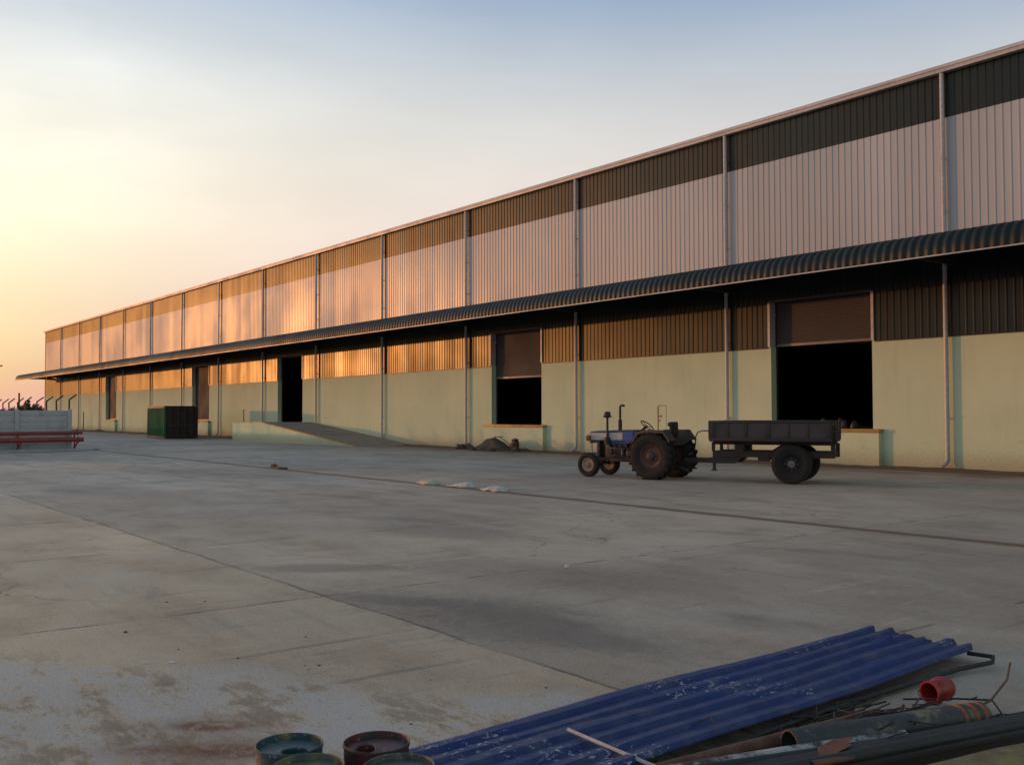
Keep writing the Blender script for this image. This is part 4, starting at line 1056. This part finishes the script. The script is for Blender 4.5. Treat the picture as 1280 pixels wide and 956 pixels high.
# red bucket on its side
bu = thing('red_bucket', 'small red plastic bucket lying on its side among the scrap pipes', 'bucket', (-3.09, -24.40, .115), 0)
ax = Vector((.10, .99, .05)).normalized()
o0 = Vector((-.075, -.03, .005))
m = MB(); m.lathe([(.001, .20), (.030, .198), (.052, .188), (.066, .165), (.072, .13), (.072, .09), (.064, .055), (.058, .045), (.060, .035), (.067, .03), (.070, .012), (.068, 0), (.058, 0), (.054, .02), (.050, .16), (.001, .16)], o0, ax, 24, cap=False)
m.build('body', 'bucket', bu)
m = MB(); sd = ax.cross(Vector((0, 0, 1))).normalized(); hp = []
for k in range(11):
    a = math.pi*k/10; hp.append(o0+ax*.02+sd*math.cos(a)*.077+(Vector((0, 0, -1))*.3-ax*.9).normalized()*math.sin(a)*.07)
m.tube(hp, .003, 6); m.build('handle', 'black_steel', bu)
def rod(pts, r, mat, label):
    m = MB(); m.tube(pts, r, 6)
    return tag(m.build('steel_rod', mat, sharp=60), label, 'rod')
rod([(-2.90, -24.55, .07), (-2.93, -24.15, .08), (-3.05, -23.7, .10), (-3.20, -23.34, .12)], .0075, 'rust', 'long curved rusty rod standing out to the right of the red bucket')
rod([(-3.34, -24.42, .04), (-3.14, -24.20, .05), (-2.96, -24.08, .06)], .006, 'black_steel', 'thin dark rod lying behind the red bucket')
rod([(-3.22, -25.3, .04), (-3.18, -24.8, .05), (-3.16, -24.3, .05)], .009, 'black_steel', 'straight dark rod between brown pipe and red bucket')
rod([(-3.66, -25.98, .10), (-3.58, -25.92, .16), (-3.44, -26.02, .14)], .0035, 'black_steel', 'thin bent dark wire on the edge of the blue sheet')
rod([(-3.12, -24.85, .03), (-3.16, -24.72, .10)], .010, 'rust', 'short rusty stub sticking up below the red bucket')
rod([(-2.62, -24.35, .045), (-2.45, -23.6, .03), (-2.2, -22.9, .03)], .014, 'rust', 'long rusty rod leading out of the picture at the right')
o = lump('cloth_scrap', 'yellow_sheet', (.045, .03, .03), (-3.20, -24.20, .03), 71, 0, 2); tag(o, 'tiny yellow scrap just above the red bucket', 'scrap')
o = lump('rubble', 'soil', (.09, .06, .05), (-3.20, -24.98, .0), 73, 0, 3, .5, 2.5); tag(o, 'small brown lump of rubble left of the red bucket', 'rubble', kind='thing')

for k, (a, b, r_, mt, lab) in enumerate((
        ((-3.30, -26.7, .03), (-3.24, -25.55, .03), .028, 'rust', 'rusty pipe end at the bottom edge below the blue sheet'),
        ((-3.15, -27.2, .05), (-2.72, -25.15, .06), .036, 'black_steel', 'dark pipe lying in front of the cement crusted pipe'),
        ((-2.98, -27.2, .20), (-2.36, -24.35, .17), .030, 'black_steel', 'dark slim pipe resting on top of the two beams'),
        ((-2.74, -26.2, .20), (-2.30, -23.8, .10), .016, 'rust', 'slim rusty pipe on the beams near the right edge'))):
    pipe(a, b, r_, mt, lab, n=14)
def twigs(loc, seed, n, spread, label):
    rnd = random.Random(seed); m = MB()
    for k in range(n):
        a = rnd.uniform(.6, 1.7) if rnd.random() < .7 else rnd.uniform(0, 3.14); L = rnd.uniform(.06, .26)
        x_, y_, z_ = rnd.gauss(0, spread), rnd.gauss(0, spread*1.7), rnd.uniform(.0, .07)
        d = Vector((math.cos(a)*L, math.sin(a)*L, rnd.uniform(-.02, .04)))
        p_ = Vector((x_, y_, z_)); m.tube([p_, p_+d*.5+Vector((0, 0, rnd.uniform(-.01, .015))), p_+d], rnd.uniform(.003, .007), 5)
    o = m.build('scrap_litter', 'black_steel', loc=loc, sharp=60)
    return tag(o, label, 'litter', kind='stuff')
def debris(cx_, cy_, rx, ry, h, seed, label):
    o = heap('debris_bed', 'soil', cx_, cy_, rx, ry, h, seed, label, 'debris'); o['kind'] = 'stuff'; return o
debris(-3.08, -25.6, .42, 1.5, .05, 4.4, 'dark dirt bed under the scrap pipes')
twigs((-3.34, -25.1, .0), 15, 60, .09, 'dark wire litter under the edge of the blue sheet')
twigs((-3.02, -25.2, .10), 25, 45, .10, 'rusty wire litter lying on top of the scrap pipes')
twigs((-3.16, -25.35, .0), 5, 90, .13, 'dark wire and twig litter between the scrap pipes')
twigs((-2.85, -24.55, .0), 8, 60, .12, 'dark wire and twig litter around the thick pipe end')

# pails with recessed lids and an oval hole
def pail(loc, rz, mat, label, r=.143, h=.38):
    t_ = thing('steel_pail', label, 'pail', loc, rz, 'used steel pails in the foreground')
    m = MB(); m.lathe([(.001, 0), (r*.97, 0), (r*.97, .015), (r*.985, .10), (r, .105), (r*.985, .115), (r*.985, h-.12), (r, h-.11), (r*.985, h-.10), (r*.985, h-.02), (r*1.012, h-.016), (r*1.012, h-.002), (r*.995, h), (r*.965, h-.004), (r*.955, h-.026)], n=40, cap=False)
    m.build('body', mat, t_)
    # lid ring with oval hole
    m = MB(); n = 40; hx, hy, ox, oy = r*.40, r*.30, r*.24, -r*.32; zz = h-.026
    o_ = [m.bm.verts.new((math.cos(2*math.pi*k/n)*r*.955, math.sin(2*math.pi*k/n)*r*.955, zz)) for k in range(n)]
    md = [m.bm.verts.new((ox*.6+math.cos(2*math.pi*k/n)*hx*1.55, oy*.6+math.sin(2*math.pi*k/n)*hy*1.55, zz-.002)) for k in range(n)]
    i0 = [m.bm.verts.new((ox+math.cos(2*math.pi*k/n)*hx*1.12, oy+math.sin(2*math.pi*k/n)*hy*1.12, zz+.008)) for k in range(n)]
    i1 = [m.bm.verts.new((ox+math.cos(2*math.pi*k/n)*hx, oy+math.sin(2*math.pi*k/n)*hy, zz+.004)) for k in range(n)]
    i2 = [m.bm.verts.new((ox+math.cos(2*math.pi*k/n)*hx, oy+math.sin(2*math.pi*k/n)*hy, zz-.05)) for k in range(n)]
    for a, b in ((o_, md), (md, i0), (i0, i1), (i1, i2)):
        for k in range(n): m.bm.faces.new((a[k], a[(k+1) % n], b[(k+1) % n], b[k]))
    m.build('lid', mat, t_)
    return t_
pail((-3.97, -28.19, 0), R(54), 'pail_teal', 'teal steel pail with olive splashed lid, farthest left of the pails')
pail((-3.76, -27.88, 0), R(-36), 'pail_red', 'dark red steel pail with blackened side next to the blue sheet')
pail((-3.68, -28.24, 0), R(-30), 'pail_olive', 'olive yellow steel pail half hidden at the bottom edge between two others')
pail((-3.455, -27.95, 0), R(20), 'pail_grey', 'grey green pebbly pail at the bottom edge before the dark red one')

# stone chips scattered over the yard
chip = lump('stone_chip', 'stone', (.022, .016, .010), (-8.4, -27.6, 0), 90, 0, 2, .5, 1.6)
tag(chip, 'tiny dark stone chip lying on the concrete yard', 'stone', 'stone chips on the yard')
spots = [(-7.55, -27.45), (-7.0, -27.2), (-7.32, -26.5), (-6.5, -26.9), (-6.44, -26.82), (-6.38, -26.93), (-5.62, -26.4), (-9.3, -26.6), (-9.5, -26.9), (-5.0, -25.9), (-4.9, -27.0)]
for x_, y_ in spots:
    c2 = chip.copy(); col.objects.link(c2); c2.location = (x_, y_, 0); s_ = random.uniform(.3, .6); c2.scale = (s_, s_, s_); c2.rotation_euler = (0, 0, random.uniform(0, 6))
o = lump('pale_chip', 'pale_stone', (.035, .03, .03), (-8.72, -22.5, 0), 95, 0, 2, .4, 1.6); tag(o, 'single white stone chip in the middle of the yard', 'stone')
for x_, y_, lab in ((-7.28, -27.78, 'pale flat mortar flake, left one of a pair on the near slab'), (-7.17, -27.62, 'pale flat mortar flake, right one of a pair on the near slab')):
    o = lump('mortar_flake', 'pale_stone', (.032, .016, .008), (x_, y_, 0), 97, R(40), 2, .4, 1.6); tag(o, lab, 'flake')
